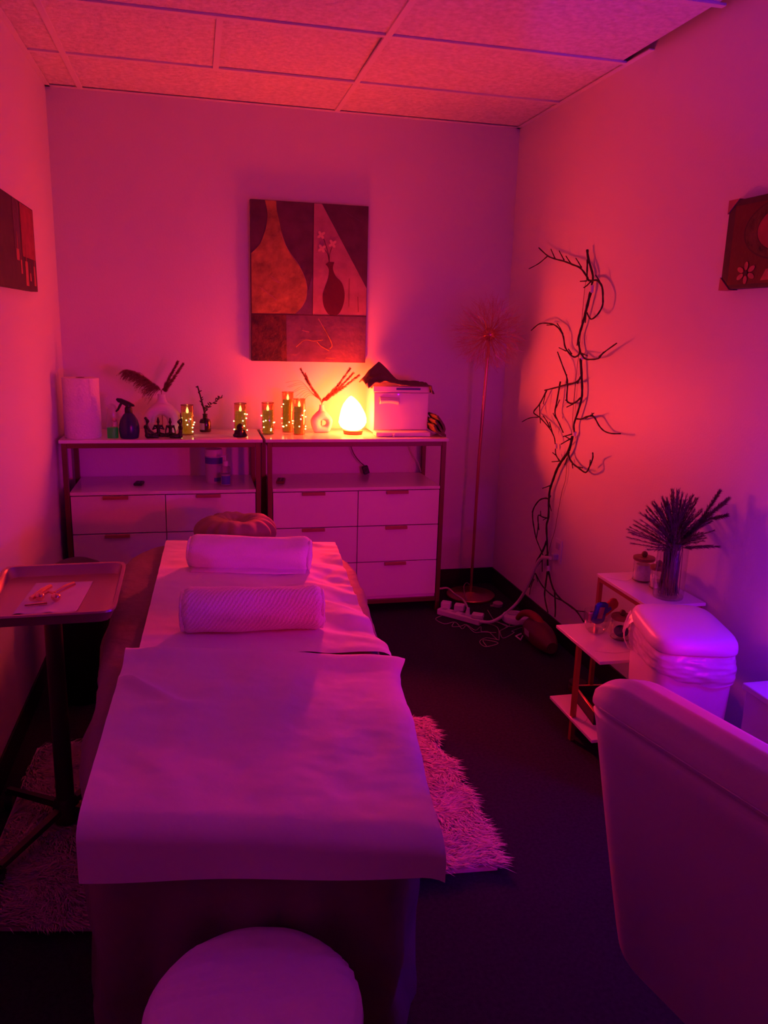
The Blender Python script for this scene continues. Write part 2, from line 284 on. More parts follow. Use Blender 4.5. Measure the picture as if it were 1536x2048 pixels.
# twig and cord runs, surveyed in metres
BRANCH=[
('b',5,[(1.695,3.373,1.851),(1.695,3.357,1.813),(1.695,3.300,1.737),(1.695,3.306,1.694)]),
('b',3.5,[(1.693,3.359,1.809),(1.692,3.352,1.761),(1.689,3.339,1.726),(1.689,3.320,1.717)]),
('b',4,[(1.693,3.306,1.716),(1.691,3.331,1.721),(1.685,3.337,1.736),(1.682,3.397,1.774),(1.679,3.474,1.794),(1.683,3.572,1.815),(1.676,3.652,1.830),(1.678,3.749,1.852),(1.679,3.865,1.899)]),
('t',2.5,[(1.689,3.774,1.854),(1.685,3.868,1.824),(1.670,3.952,1.803)]),
('t',2.5,[(1.689,3.682,1.832),(1.681,3.694,1.855),(1.672,3.706,1.881)]),
('t',2.5,[(1.689,3.586,1.821),(1.684,3.607,1.844),(1.675,3.620,1.866)]),
('t',2.5,[(1.689,3.502,1.797),(1.680,3.518,1.815),(1.671,3.534,1.836)]),
('t',2.5,[(1.689,3.402,1.777),(1.682,3.421,1.800),(1.674,3.437,1.820)]),
('t',2.5,[(1.689,3.342,1.717),(1.681,3.388,1.717)]),
('t',2.8,[(1.689,3.303,1.713),(1.686,3.331,1.697),(1.670,3.328,1.687)]),
('b',4,[(1.693,3.306,1.716),(1.690,3.248,1.715),(1.688,3.195,1.687),(1.679,3.161,1.634),(1.679,3.162,1.604),(1.670,3.184,1.569),(1.666,3.229,1.553),(1.670,3.280,1.582)]),
('t',2.6,[(1.689,3.199,1.690),(1.682,3.215,1.713),(1.677,3.242,1.737)]),
('b',5.5,[(1.695,3.308,1.670),(1.695,3.329,1.612),(1.695,3.345,1.568),(1.695,3.366,1.519),(1.695,3.387,1.469),(1.695,3.371,1.428),(1.695,3.355,1.404)]),
('t',3,[(1.689,3.324,1.572),(1.684,3.313,1.554),(1.672,3.289,1.538)]),
('b',3.6,[(1.693,3.357,1.410),(1.692,3.376,1.391),(1.688,3.418,1.387),(1.688,3.499,1.424),(1.683,3.520,1.475),(1.681,3.567,1.509),(1.681,3.638,1.529),(1.666,3.701,1.534),(1.680,3.810,1.527),(1.673,3.874,1.497)]),
('t',2.4,[(1.689,3.536,1.484),(1.682,3.558,1.512),(1.679,3.590,1.534)]),
('t',2.4,[(1.689,3.489,1.408),(1.673,3.536,1.422)]),
('t',2.6,[(1.689,3.428,1.396),(1.675,3.441,1.420)]),
('t',2.6,[(1.689,3.656,1.527),(1.682,3.710,1.525)]),
('t',2.6,[(1.689,3.380,1.469),(1.680,3.366,1.437)]),
('b',3.6,[(1.693,3.351,1.406),(1.688,3.297,1.383),(1.687,3.246,1.381),(1.682,3.159,1.390),(1.681,3.121,1.413),(1.672,3.000,1.457)]),
('t',2.6,[(1.689,3.333,1.404),(1.674,3.246,1.396)]),
('t',2.6,[(1.689,3.169,1.396),(1.670,3.097,1.418)]),
('b',5,[(1.695,3.350,1.381),(1.695,3.330,1.316),(1.695,3.309,1.240),(1.695,3.311,1.194),(1.695,3.336,1.135),(1.695,3.362,1.080),(1.695,3.350,1.044)]),
('b',4,[(1.693,3.327,1.302),(1.685,3.350,1.275),(1.688,3.458,1.255),(1.680,3.549,1.234),(1.659,3.628,1.214)]),
('b',3.2,[(1.693,3.679,1.210),(1.690,3.744,1.136),(1.682,3.793,1.089),(1.680,3.712,1.073),(1.673,3.579,1.038),(1.679,3.526,1.000),(1.678,3.506,.968)]),
('t',2.4,[(1.689,3.738,1.071),(1.685,3.849,1.052),(1.678,3.925,1.023)]),
('t',2.4,[(1.689,3.743,1.136),(1.684,3.720,1.087),(1.683,3.703,1.043)]),
('t',2.4,[(1.689,3.681,1.203),(1.681,3.682,1.140)]),
('t',2.6,[(1.689,3.603,1.035),(1.684,3.631,1.062),(1.679,3.668,1.085)]),
('t',2.6,[(1.689,3.570,1.014),(1.670,3.571,1.066)]),
('b',3.6,[(1.693,3.314,1.207),(1.691,3.365,1.179),(1.689,3.414,1.174),(1.687,3.440,1.191),(1.684,3.442,1.276),(1.671,3.482,1.344),(1.679,3.560,1.401)]),
('t',2.6,[(1.689,3.457,1.261),(1.676,3.438,1.304)]),
('t',2.6,[(1.689,3.403,1.173),(1.669,3.418,1.188)]),
('t',2.6,[(1.689,3.372,1.174),(1.676,3.410,1.155)]),
('t',2.6,[(1.689,3.348,1.269),(1.678,3.300,1.302)]),
('b',3.4,[(1.693,3.534,1.264),(1.688,3.543,1.176),(1.685,3.549,1.111),(1.678,3.481,1.070),(1.682,3.438,1.032)]),
('t',2.4,[(1.689,3.551,1.136),(1.680,3.499,1.180)]),
('t',2.4,[(1.689,3.542,1.087),(1.672,3.543,1.112)]),
('b',3.4,[(1.693,3.337,1.109),(1.692,3.284,1.115),(1.689,3.222,1.134),(1.686,3.162,1.139),(1.684,3.106,1.108),(1.682,3.053,1.091),(1.666,2.963,1.093),(1.679,2.913,1.099)]),
('t',2.4,[(1.689,3.241,1.123),(1.670,3.135,1.157)]),
('t',2.4,[(1.689,3.172,1.138),(1.669,3.151,1.156)]),
('t',2.8,[(1.689,3.362,1.035),(1.671,3.412,1.017)]),
('t',2.6,[(1.689,3.373,1.009),(1.672,3.394,1.021)]),
('t',2.8,[(1.689,3.374,1.012),(1.676,3.438,.977)]),
('w',1.2,[(1.707,3.380,1.733),(1.707,3.390,1.685),(1.707,3.392,1.586),(1.707,3.392,1.505),(1.707,3.396,1.386),(1.707,3.402,1.312),(1.707,3.405,1.241),(1.707,3.406,1.161),(1.707,3.398,1.028)]),
('x',7,[(1.695,3.306,1.698),(1.695,3.307,1.666)]),
('x',7,[(1.695,3.343,1.397),(1.695,3.350,1.377)]),
('x',6,[(1.695,3.351,1.048),(1.695,3.355,1.029)]),
('x',5,[(1.695,3.542,.965),(1.695,3.534,.941)]),
('b',5.5,[(1.695,3.367,1.025),(1.695,3.391,.956),(1.695,3.459,.891),(1.695,3.502,.843),(1.695,3.534,.786),(1.695,3.561,.729),(1.695,3.562,.677),(1.695,3.553,.594),(1.695,3.567,.547),(1.695,3.548,.475),(1.695,3.529,.398),(1.695,3.517,.346)]),
('t',2.8,[(1.689,3.467,.892),(1.683,3.498,.916),(1.674,3.491,.947)]),
('t',2.4,[(1.689,3.512,.912),(1.680,3.532,.922)]),
('t',2.4,[(1.689,3.462,.892),(1.670,3.511,.880)]),
('b',3.8,[(1.693,3.386,.948),(1.688,3.372,.928),(1.684,3.320,.906),(1.682,3.249,.895),(1.687,3.194,.886),(1.670,3.133,.922),(1.682,3.132,.960),(1.659,3.093,.991)]),
('t',2.4,[(1.689,3.335,.901),(1.682,3.311,.884)]),
('t',2.6,[(1.689,3.287,.895),(1.674,3.200,.906)]),
('t',2.4,[(1.689,3.165,.921),(1.673,3.135,.953)]),
('t',2.4,[(1.689,3.387,.921),(1.680,3.391,.885)]),
('t',2.4,[(1.689,3.547,.755),(1.670,3.594,.731)]),
('b',3.4,[(1.693,3.554,.683),(1.689,3.589,.682),(1.690,3.664,.654),(1.682,3.707,.601),(1.678,3.703,.558),(1.673,3.664,.508),(1.675,3.638,.466),(1.665,3.583,.447),(1.678,3.546,.398)]),
('t',2.4,[(1.689,3.723,.597),(1.679,3.717,.579)]),
('b',3,[(1.693,3.548,.588),(1.687,3.600,.582),(1.684,3.650,.578),(1.679,3.629,.527),(1.684,3.648,.473),(1.682,3.646,.458)]),
('t',2.2,[(1.689,3.629,.580),(1.676,3.609,.612)]),
('t',2.2,[(1.689,3.561,.587),(1.675,3.570,.573)]),
('t',2.2,[(1.689,3.550,.680),(1.678,3.510,.712)]),
('t',2.2,[(1.689,3.542,.667),(1.676,3.487,.640)]),
('t',2.2,[(1.689,3.651,.536),(1.672,3.601,.515)]),
('b',4.5,[(1.693,3.548,.470),(1.693,3.587,.405),(1.693,3.649,.328),(1.693,3.673,.265),(1.693,3.745,.148)]),
('b',3.5,[(1.693,3.541,.399),(1.692,3.642,.305),(1.689,3.660,.249),(1.688,3.705,.173)]),
('t',2.6,[(1.689,3.576,.374),(1.679,3.542,.312)]),
('t',2,[(1.689,3.653,.236),(1.683,3.672,.189),(1.670,3.653,.150)]),
('b',3,[(1.693,3.650,.267),(1.691,3.545,.231),(1.683,3.396,.229),(1.674,3.277,.248),(1.675,3.158,.249),(1.672,3.061,.276)]),
('t',2.2,[(1.689,3.641,.270),(1.672,3.570,.251)]),
('b',4,[(1.693,3.511,.323),(1.690,3.514,.252),(1.690,3.514,.187),(1.688,3.459,.123)]),
('b',4,[(1.693,3.501,.326),(1.688,3.424,.262),(1.678,3.306,.246),(1.682,3.172,.246),(1.661,3.041,.236)]),
('b',3.5,[(1.693,3.417,.255),(1.691,3.389,.178),(1.687,3.376,.130)]),
('w',1.2,[(1.707,3.426,.932),(1.707,3.424,.812),(1.707,3.452,.742),(1.707,3.480,.611),(1.707,3.494,.541),(1.707,3.528,.461),(1.707,3.549,.392)]),
('x',7,[(1.695,3.517,.350),(1.695,3.510,.319)]),
]
THIN_CORDS=[
[(1.258,3.812),(1.197,3.763),(1.222,3.687),(1.286,3.701),(1.291,3.606),(1.329,3.646),(1.338,3.553),(1.377,3.547),(1.447,3.528)],
[(1.281,3.701),(1.250,3.643),(1.290,3.637),(1.331,3.654),(1.351,3.573),(1.398,3.620),(1.377,3.554),(1.411,3.541),(1.419,3.437),(1.437,3.463),(1.478,3.592),(1.442,3.657)],
[(1.421,3.430),(1.371,3.466),(1.321,3.425),(1.327,3.361),(1.398,3.384),(1.397,3.412),(1.345,3.442),(1.335,3.367)],
[(1.470,3.539),(1.451,3.446),(1.534,3.506),(1.532,3.529),(1.609,3.571)],
[(1.492,3.660),(1.535,3.598),(1.470,3.539),(1.538,3.590),(1.570,3.640)],
[(1.513,3.832),(1.495,3.700),(1.504,3.658),(1.535,3.583),(1.604,3.603),(1.641,3.645)],
]
THICK_CORD=[(1.393,3.627,.030),(1.447,3.610,.030),(1.534,3.677,.030),(1.635,3.788,.030),(1.675,3.786,.076),(1.675,3.723,.151),(1.675,3.665,.235),(1.675,3.598,.339),(1.675,3.539,.387),(1.675,3.451,.410)]
WHITE_CORD=[(1.304,4.104,.050),(1.330,4.104,.050),(1.370,4.104,.050),(1.387,4.034,.040),(1.404,3.929,.040),(1.372,3.772,.060)]
LAMP_CORD=[(1.537,4.210,.030),(1.531,4.242,.030),(1.493,4.176,.030),(1.453,4.044,.030),(1.432,3.953,.030)]
# ------------------------------------------------------------------ drawer cabinets along the back wall
CT = 0.94                                   # height of the cabinet tops
CYF, CYB = 3.90, YB-0.012                   # front and back planes
def make_cabinet(name, label, x0, x1):
    t = thing(name, label, 'cabinet', ((x0+x1)/2, (CYF+CYB)/2, 0), group='drawer cabinets along the back wall')
    W = x1-x0; D = CYB-CYF; hw = W/2; hd = D/2
    MB().box((0, 0, CT-0.008), (W+0.02, D+0.012, 0.016)).build('worktop', M['white_top'], t, bevel=0.002)
    s = 0.023
    for sx in (-1, 1):
        for sy in (-1, 1):
            MB().box((sx*(hw-s/2), sy*(hd-s/2), (CT-0.016)/2), (s, s, CT-0.016)).build('leg', M['bronze'], t, bevel=0.0015)
    for zz in (CT-0.016-s/2, 0.066):
        for q in (-1, 1):
            MB().box((0, q*(hd-s/2), zz), (W-2*s, s, s)).build('frame_rail', M['bronze'], t, bevel=0.0015)
            MB().box((q*(hw-s/2), 0, zz), (s, D-2*s, s)).build('frame_rail', M['bronze'], t, bevel=0.0015)
    iw = W-2*s-0.004; bx = MB()
    bx.box((0, -0.002, 0.69-0.008), (iw, D-0.002, 0.016))
    bx.build('shelf', M['white_top'], t, bevel=0.0015)
    b2 = MB(); b2.box((0, 0.006, 0.085), (iw, D-0.016, 0.016)); b2.box((0, hd-0.012, 0.383), (iw, 0.012, 0.58))
    for sx in (-1, 0, 1): b2.box((sx*(iw/2-0.007), 0.02, 0.383), (0.014, D-0.06, 0.58))
    b2.build('carcass', M['white'], t, bevel=0.001)
    zs = [0.672, 0.483, 0.287, 0.094]; dw = iw/2
    for r in range(3):
        for sx in (-1, 1):
            za, zb = zs[r+1], zs[r]; zc = (za+zb)/2
            d = MB().box((sx*dw/2, -hd+0.010, zc), (dw-0.004, 0.018, zb-za-0.005)).build('drawer_front', M['white'], t, bevel=0.0012)
            h = MB().prism([(-hd+.002, zb-.003), (-hd-.011, zb-.003), (-hd-.013, zb-.006), (-hd-.013, zb-.018), (-hd-.010, zb-.018), (-hd-.009, zb-.008), (-hd+.002, zb-.007)], sx*dw/2-0.070, sx*dw/2+0.046, lambda p, q, d_: (d_, p, q)).build('drawer_handle', M['handle'], t, bevel=0.001); h.parent = d
    return t
make_cabinet('drawer_cabinet', 'white six drawer cabinet with bronze frame in the left corner, paper towels on top', -0.620, 0.300)
make_cabinet('drawer_cabinet', 'white six drawer cabinet with bronze frame carrying the glowing salt lamp', 0.334, 1.257)

# ------------------------------------------------------------------ massage table with blanket, paper and towels
TZ = 0.655
def W_(s): return 0.30+0.145*s
def tp(s, t, z):                                   # s 0 near .. 1 far, t metres across
    return (0.07+0.077*s+t, 1.205+1.855*s+(-0.26+0.09*s)*t, z)
tbl = thing('massage_table', 'massage table draped in a taupe blanket, standing in the middle of the room', 'massage table', (0.11, 2.1, 0))
def loc(p, o): return (p[0]-o.location.x, p[1]-o.location.y, p[2]-o.location.z)
def outline(a):                                    # rounded end outline in (s,t), a in 0..1 round the table
    q = 2*PI*a; c, sn = math.cos(q), math.sin(q); n = 8.0
    k = (abs(c)**n+abs(sn)**n)**(-1/n)
    s = 0.5+0.5*sn*k
    if s > 0.5:                                    # rounder far corners
        k2 = (abs(c)**4.2+abs(sn)**4.2)**(-1/4.2); s = 0.5+0.5*sn*k2; return s, W_(s)*c*k2
    return s, W_(s)*c*k
loops = [(0.0, 0.0, 0), (0.35, 0.0, 0), (0.70, 0.0, 0), (0.90, 0.0, 0), (0.965, -0.002, 0), (0.99, -0.012, 0), (1.0, -0.03, 0), (1.005, -0.07, .15), (1.008, -0.13, .35), (1.01, -0.20, .6), (1.012, -0.28, .8), (1.012, -0.36, 1), (1.012, -0.44, 1), (1.012, -0.52, 1), (1.012, -0.58, 1)]
nA = 220; vs = []; mb = MB()
def skirt_pt(a, j):
    k, dz, fl = loops[j]; s, t = outline(a)
    s2 = 0.5+(s-0.5)*k; t2 = t*k
    p = Vector(tp(s2, t2, TZ+dz))
    if k == 0: return p
    out = Vector((tp(s, t, 0)[0]-tp(0.5, 0, 0)[0], (tp(s, t, 0)[1]-tp(0.5, 0, 0)[1])*0.35, 0)).normalized()
    side = s*3.2+(7 if t > 0 else 0)
    fold = 0.022*math.sin(a*2*PI*19+2.5*N3(s*4, t*4, dz*3))+0.030*N3(side*2.2+dz*5, dz*7, 3.1)+0.015*N3(side*7, dz*14+side*4, 9)
    big = 0.012*max(0, s-0.35)
    crk = (0.030*N3(s*9+dz*16, dz*10+t*3, 3)+0.020*N3(s*21-dz*30, dz*24, 6)+0.010*abs(N3(s*34-dz*20, dz*30, 2)))*min(1, -dz*12)
    p += out*(fold*fl*0.75+big*min(1, fl*2)+crk)
    if fl == 0 and k > .3: p.z += 0.004*N3(p.x*9, p.y*9, 1)*(1 if k < .98 else .4)
    if dz < -.01 and s > .3: p.z += 0.016*N3(side*6+dz*9, dz*11, 5)
    return p
for j in range(len(loops)):
    for i in range(nA): vs.append(skirt_pt(i/nA, j))
fs = [(j*nA+i, j*nA+(i+1) % nA, (j+1)*nA+(i+1) % nA, (j+1)*nA+i) for j in range(len(loops)-1) for i in range(nA)]
mb.add([loc(v, tbl) for v in vs], fs); mb.build('blanket', M['blanket'], tbl, angle=3.2)
for (s, t) in ((0.1, -.2), (0.1, .2), (0.9, -.26), (0.9, .26)):
    p = tp(s, t, 0); MB().tube([loc((p[0], p[1], 0), tbl), loc((p[0], p[1], TZ-0.08), tbl)], 0.02, 10).build('leg', M['wood'], tbl)
top = MB(); a_ = [tp(s, t, 0) for s, t in ((.03, -.27), (.03, .27), (.94, .33), (.94, -.33))]
top.prism([(p[0], p[1]) for p in a_], TZ-0.09, TZ-0.012, lambda x, y, d: loc((x, y, d), tbl)); top.build('padded_top', M['blanket'], tbl, bevel=0.01)
# face cradle: pleated dome beyond the far end
def cradle(u, v):
    q = 2*PI*u; r = math.sin(v*PI*0.62)/1.0; h = math.cos(v*PI*0.62)
    pl = 1+0.075*math.sin(q*15+1.3*math.sin(q*3))*min(1, v*2.2)*(1-.35*v)
    dip = 0.055*math.exp(-(v/0.24)**2)
    x = 0.168*r*pl*math.cos(q); y = 0.135*r*pl*math.sin(q)
    z = 0.085*h-dip+0.012*N3(x*14, y*14, 2)
    return loc((0.148+x, 3.335+y, 0.628+z), tbl)
MB().grid(cradle, 120, 22, True).build('face_cradle', M['cradle'], tbl, angle=3.2)
MB().tube([loc((0.08, 3.0, 0.60), tbl), loc((0.08, 3.36, 0.60), tbl)], 0.012, 8).tube([loc((0.21, 3.0, 0.60), tbl), loc((0.21, 3.36, 0.60), tbl)], 0.012, 8).build('cradle_bar', M['pole_black'], tbl)

def drape(s, t, lift, hemz=None):                  # a point of cloth lying on the table top, wrapped over the right edge and near end
    Wd = W_(max(0, min(1, s)))
    z = TZ+lift; tt = t; e = 0.022
    if t > Wd-e:
        d = t-(Wd-e); q = min(d/e, PI/2); tt = Wd-e+e*math.sin(q); z = TZ+lift-e*(1-math.cos(q))-max(0, d-e*PI/2)*0.97; tt += lift*math.sin(q)+max(0, d-e*PI/2)*0.22
    ss = s; es = 0.030/1.855
    if s < es:
        d = (es-s)*1.855; q = min(d/0.03, PI/2); ss = es-0.03/1.855*math.sin(q); z -= 0.03*(1-math.cos(q))+max(0, d-0.03*PI/2)
        ss -= (lift+0.004)*math.sin(q)/1.855
    return tp(ss, tt, z)
# lower sheet: far end to under the fold
def sheet1(u, v):
    s = 0.40+0.592*v
    tl = -0.262-0.012*v; tr = 0.362+0.008*v-0.012*math.sin(v*PI)
    t = tl+(tr-tl)*u
    wr = 0.0150*max(0, (u-0.55)/0.45)**0.7*(N3(s*16+t*6, t*5-s*5, 4)+0.7*N3(s*34+t*11, t*9, 8)+.5*abs(N3(s*22-t*9, t*7, 3)))+0.004*N3(s*26, t*3, 2)*(0.3+v)+0.002*N3(s*50, t*14, 6)
    if s > 0.975: wr -= (s-0.975)*0.9
    return drape(s, t, 0.015+max(-.008, wr))
p1 = MB().grid(sheet1, 90, 150).build('paper_sheet', M['paper'], angle=3.2)
tag(p1, 'white paper sheet with crinkled right edge, under both rolled towels', 'paper sheet')
def sheet2(u, v):
    drop = 0.124-0.038*u
    s = 0.381-0.006*(v/.03) if v < .03 else (0.375-0.345*(v-.03)/.77 if v < .80 else 0.030-(v-.80)/.20*(0.014+drop/1.855))
    lean = max(0, s)
    tl = -0.283-0.006*(1-v); tr = 0.300+0.052*min(1, lean/.3)
    t = tl+(tr-tl)*u
    wr = 0.006*N3(s*7, t*7, 11)+0.0030*N3(s*20, t*14, 12)+0.0012*N3(s*60, t*26, 13)
    wr += 0.030*math.exp(-((s-0.262+0.42*(t+.22))/0.012)**2)*max(0, 1-(t+.285)/.17)*min(1, max(.15, (t+.290)/.04))+0.012*math.exp(-((s-0.225-0.10*(t+.1))/0.014)**2)*max(0, 1-abs(t+.16)/.13)   # crease from the left edge
    wr += 0.020*math.exp(-((s-.368)/.020)**2)*(1-.4*u) if v >= .03 else 0.020*(1-.4*u)*.88*(v/.03)-.016*(1-v/.03)
    wr += 0.009*max(0, 1-abs(s-.27-.10*t)/.035)*max(0, 1-abs(t+.05)/.10)
    if s < .05: wr *= max(.05, (s+.01)/.06)
    p = Vector(drape(s, t, 0.022+max(-.006, wr)))
    if u > .88 and s > .30: p.x += 0.030*(u-.88)/.12*((s-.30)/.075)**2
    if s < .03: p.y -= 0.010*min(1, (.03-s)/.03)+0.004*math.sin(u*9+1)*max(0, (.02-s)/.06)
    return p
p2 = MB().grid(sheet2, 80, 120).build('paper_sheet', M['paper'], angle=3.2)
tag(p2, 'white paper sheet nearest the camera, hanging over the near end of the massage table', 'paper sheet')

def towel(name, label, c, L, R, rz, waffle, seed):
    t = thing(name, label, 'towel', c, rz, 'rolled towels on the massage table')
    def f(u, v):
        q = 2*PI*u; x = (v-0.5)*L
        r = R*(1+0.10*N3(x*5, math.cos(q)*1.1, seed+math.sin(q)*1.1)+0.06*N3(x*12, math.cos(q)*2, seed+3+math.sin(q)*2))
        e = min(v, 1-v)
        if e < 0.07: r *= math.sqrt(max(0.2, 1-(1-e/0.07)**2*0.5))
        if waffle: r += 0.0009*math.sin(x*520+q*22)
        lx = x+0.010*N3(math.cos(q)*1.5, math.sin(q)*1.5, seed+7)*(1 if v > .5 else .5)
        z = r*math.sin(q)*0.92+R*0.9
        return (lx, r*math.cos(q)*1.08, max(0.0, z))
    MB().grid(f, 150, 220 if waffle else 80, True).build('towel_roll', M['towel'], t, angle=3.2)
    for sx in (-1, 1):                              # spiral of the rolled ends
        sp = [(sx*(L/2-0.006), (0.010+0.0125*k/9)*0+math.cos(k*0.55)*R*(0.12+0.78*k/42), R*0.9+math.sin(k*0.55)*R*(0.12+0.70*k/42)) for k in range(43)]
        MB().tube(sp, 0.0062, 6).build('rolled_edge', M['towel'], t)
    if not waffle:
        fl = MB().grid(lambda u, v: ((u-.5)*(L-.03), -R*(0.35+0.80*v)-0.014*N3(u*5, v*3, seed)*v, 0.004+0.012*(1-v)*(1-v)+0.004*N3(u*12, v*4, seed)**2), 50, 8)
        fl.build('loose_edge', M['towel'], t, solid=0.005, angle=3.2)
    return t
towel('rolled_towel', 'white rolled towel at the far end of the massage table, near the face cradle', (0.168, 2.665, TZ+0.014), 0.42, 0.062, -0.22, False, 1)
towel('rolled_towel', 'white waffle weave rolled towel beside the fold in the paper, second from the face cradle', (0.138, 2.100, TZ+0.014), 0.39, 0.066, -0.085, True, 5)

# ------------------------------------------------------------------ fur rug under the table
rug = thing('fur_rug', 'cream shaggy fur rug lying under the massage table', 'rug', (0.17, 2.25, 0))
rpoly = [(-0.60, 1.87), (-0.2, 1.79), (0.25, 1.82), (0.55, 1.85), (0.80, 1.83), (0.82, 2.1), (0.83, 2.4), (0.82, 2.70), (0.4, 2.75), (-0.1, 2.73), (-0.58, 2.74)]
b = MB(); b.prism(rpoly, 0.0, 0.012, lambda x, y, d: (x-0.17, y-2.25, d)); b.build('backing', M['fur'], rug)
rng = np.random.default_rng(3); nb = 34000
px = rng.uniform(-0.60, 0.83, nb*2); py = rng.uniform(1.79, 2.75, nb*2)
def inside(x, y):
    r = np.zeros(len(x), bool); j = len(rpoly)-1
    for i in range(len(rpoly)):
        xi, yi = rpoly[i]; xj, yj = rpoly[j]
        c = ((yi > y) != (yj > y)) & (x < (xj-xi)*(y-yi)/(yj-yi)+xi); r ^= c; j = i
    return r
k = inside(px, py) & ((px > 0.36) | (px < -0.15) | (rng.random(nb*2) < 0.15)); px, py = px[k], py[k]; n = len(px)
cl = np.array([N3(x*9, y*9, 1) for x, y in zip(px, py)]); cl2 = np.array([N3(x*9, y*9, 7) for x, y in zip(px, py)])
ang = -0.75+cl*1.9+rng.normal(0, .35, n); L = rng.uniform(.035, .065, n); el = np.clip(0.45+0.35*cl2+rng.normal(0, .15, n), .1, 1.1)
dx, dy = np.cos(ang)*np.cos(el), np.sin(ang)*np.cos(el); wd = rng.uniform(.0010, .0020, n)
sxv, syv = -np.sin(ang)*wd, np.cos(ang)*wd
z0 = np.full(n, .011)
V = np.zeros((n, 5, 3))
bx_, by_ = px-0.17, py-2.25
V[:, 0] = np.stack([bx_-sxv, by_-syv, z0], 1); V[:, 1] = np.stack([bx_+sxv, by_+syv, z0], 1)
mx, my, mz = bx_+dx*L*.55, by_+dy*L*.55, z0+np.sin(el)*L*.65
V[:, 2] = np.stack([mx+sxv*.9, my+syv*.9, mz], 1); V[:, 3] = np.stack([mx-sxv*.9, my-syv*.9, mz], 1)
V[:, 4] = np.stack([bx_+dx*L*1.1, by_+dy*L*1.1, z0+np.sin(el)*L*.55+.004], 1)
I = np.arange(n)[:, None]*5
F = np.concatenate([(I+np.array([[0, 1, 2]])), (I+np.array([[0, 2, 3]])), (I+np.array([[3, 2, 4]]))])
me = bpy.data.meshes.new('fur'); me.vertices.add(n*5); me.vertices.foreach_set('co', V.reshape(-1))
me.loops.add(len(F)*3); me.loops.foreach_set('vertex_index', F.reshape(-1).astype(np.int32))
me.polygons.add(len(F)); me.polygons.foreach_set('loop_start', np.arange(0, len(F)*3, 3, dtype=np.int32)); me.update(calc_edges=True); me.materials.append(M['fur'])
fo = bpy.data.objects.new('fur', me); COL.objects.link(fo); fo.parent = rug; tag(fo, kind='stuff')

# ------------------------------------------------------------------ stool in front
st = thing('stool', 'round stool with a crinkled pale vinyl seat at the near end of the massage table', 'stool', (0.062, 1.017, 0))
def seat(u, v):
    q = 2*PI*u; prof = [(0.0, .498), (.05, .4985), (.10, .497), (.135, .492), (.155, .482), (.166, .466), (.168, .448), (.164, .432), (.155, .425)]
    k = v*(len(prof)-1); i = min(int(k), len(prof)-2); f = k-i; r = prof[i][0]*(1-f)+prof[i+1][0]*f; z = prof[i][1]*(1-f)+prof[i+1][1]*f
    x, y = r*math.cos(q), r*math.sin(q)
    z += 0.012+(0.0065*N3(x*7, y*55, 2)+0.0030*N3(x*20, y*100, 5))*(1 if r < .15 else .3)
    pk = max(0, math.cos(q-0.25))**14*max(0, (r-.12)/.04)*0.004*math.sin(q*60)
    return (x*(1+pk), y*(1+pk), z+pk)
MB().grid(seat, 110, 42, True).build('seat', M['stoolv'], st, angle=3.2)
MB().lathe([(.05, .0), (.05, .01), (.02, .03), (.018, .20), (.026, .21), (.026, .42), (.10, .424)], n=20).build('gas_lift', M['black'], st)
for k in range(5):
    q = 2*PI*k/5; MB().tube([(0, 0, .075), (math.cos(q)*.2, math.sin(q)*.2, .055)], [.018, .012], 8).build('leg', M['black'], st)
    MB().sphere((math.cos(q)*.2, math.sin(q)*.2, .025), .025, 10, 8).build('caster', M['black'], st)
# ------------------------------------------------------------------ rolling tray stand on the left
ts = thing('tray_stand', 'rolling metal tray stand by the left wall', 'tray stand', (-0.40, 2.26, 0))
def trl(p): return loc(p, ts)
TC = (-0.397, 2.258); TW, TD = 0.345, 0.44; tzb = 0.730
def rr(u, w, d, r):
    n = 40; out = []
    q = 2*PI*u; c, s = math.cos(q), math.sin(q); e = 14
    k = (abs(c)**e+abs(s)**e)**(-1/e); return (w/2*c*k, d/2*s*k)
prof = [(0.0, tzb+.004), (.70, tzb+.004), (.895, tzb+.004), (.91, tzb+.006), (.955, tzb+.030), (.962, tzb+.034), (1.010, tzb+.035), (1.016, tzb+.030), (1.0, tzb+.026), (.93, tzb), (.5, tzb), (.0, tzb)]
def trf(u, v):
    i = int(round(v*(len(prof)-1))); k, z = prof[i]; x, y = rr(u, TW, TD, .03); x *= k; y *= k
    y2 = y
    return trl((TC[0]+x+(-0.012*y), TC[1]+y2+0.01*x, z))
MB().grid(trf, 96, len(prof), True).build('tray', M['tray'], ts, angle=0.9)
MB().tube([trl((-0.412, 2.262, .05)), trl((-0.412, 2.262, tzb))], [.026, .024], 14).build('pole', M['pole_black'], ts)
MB().lathe([(.0, .03), (.036, .03), (.038, .085), (.027, .105), (.0, .107)], trl((-0.412, 2.262, 0)), 16).build('hub', M['pole_black'], ts)
for (ex, ey) in ((-.545, 2.02), (-.60, 2.40), (-.28, 2.50), (-.20, 2.16)):
    MB().tube([trl((-0.412, 2.262, .075)), trl((ex, ey, .062))], [.015, .012], 4).build('leg', M['pole_black'], ts, smooth=False)
    c = MB(); c.tube([trl((ex-.011, ey, .026)), trl((ex+.011, ey, .026))], .026, 14); c.box(trl((ex, ey, .05)), (.016, .024, .03)); c.build('caster', M['black'], ts)
nap = MB().grid(lambda u, v: (-0.487+0.16*u+0.014*v, 2.125+0.265*v-.006*u, 0.7352+0.004*max(0, math.sin(u*14))*max(0, 1-v*9)+.0006*N3(u*9, v*9)), 40, 24).build('napkin', M['paper'], smooth=True, solid=0.0006)
tag(nap, 'white paper napkin lying on the steel tray by the left wall', 'napkin')
fr = thing('face_roller', 'rose gold massage roller lying on the napkin on the tray', 'massage roller', (-0.405, 2.235, 0.747))
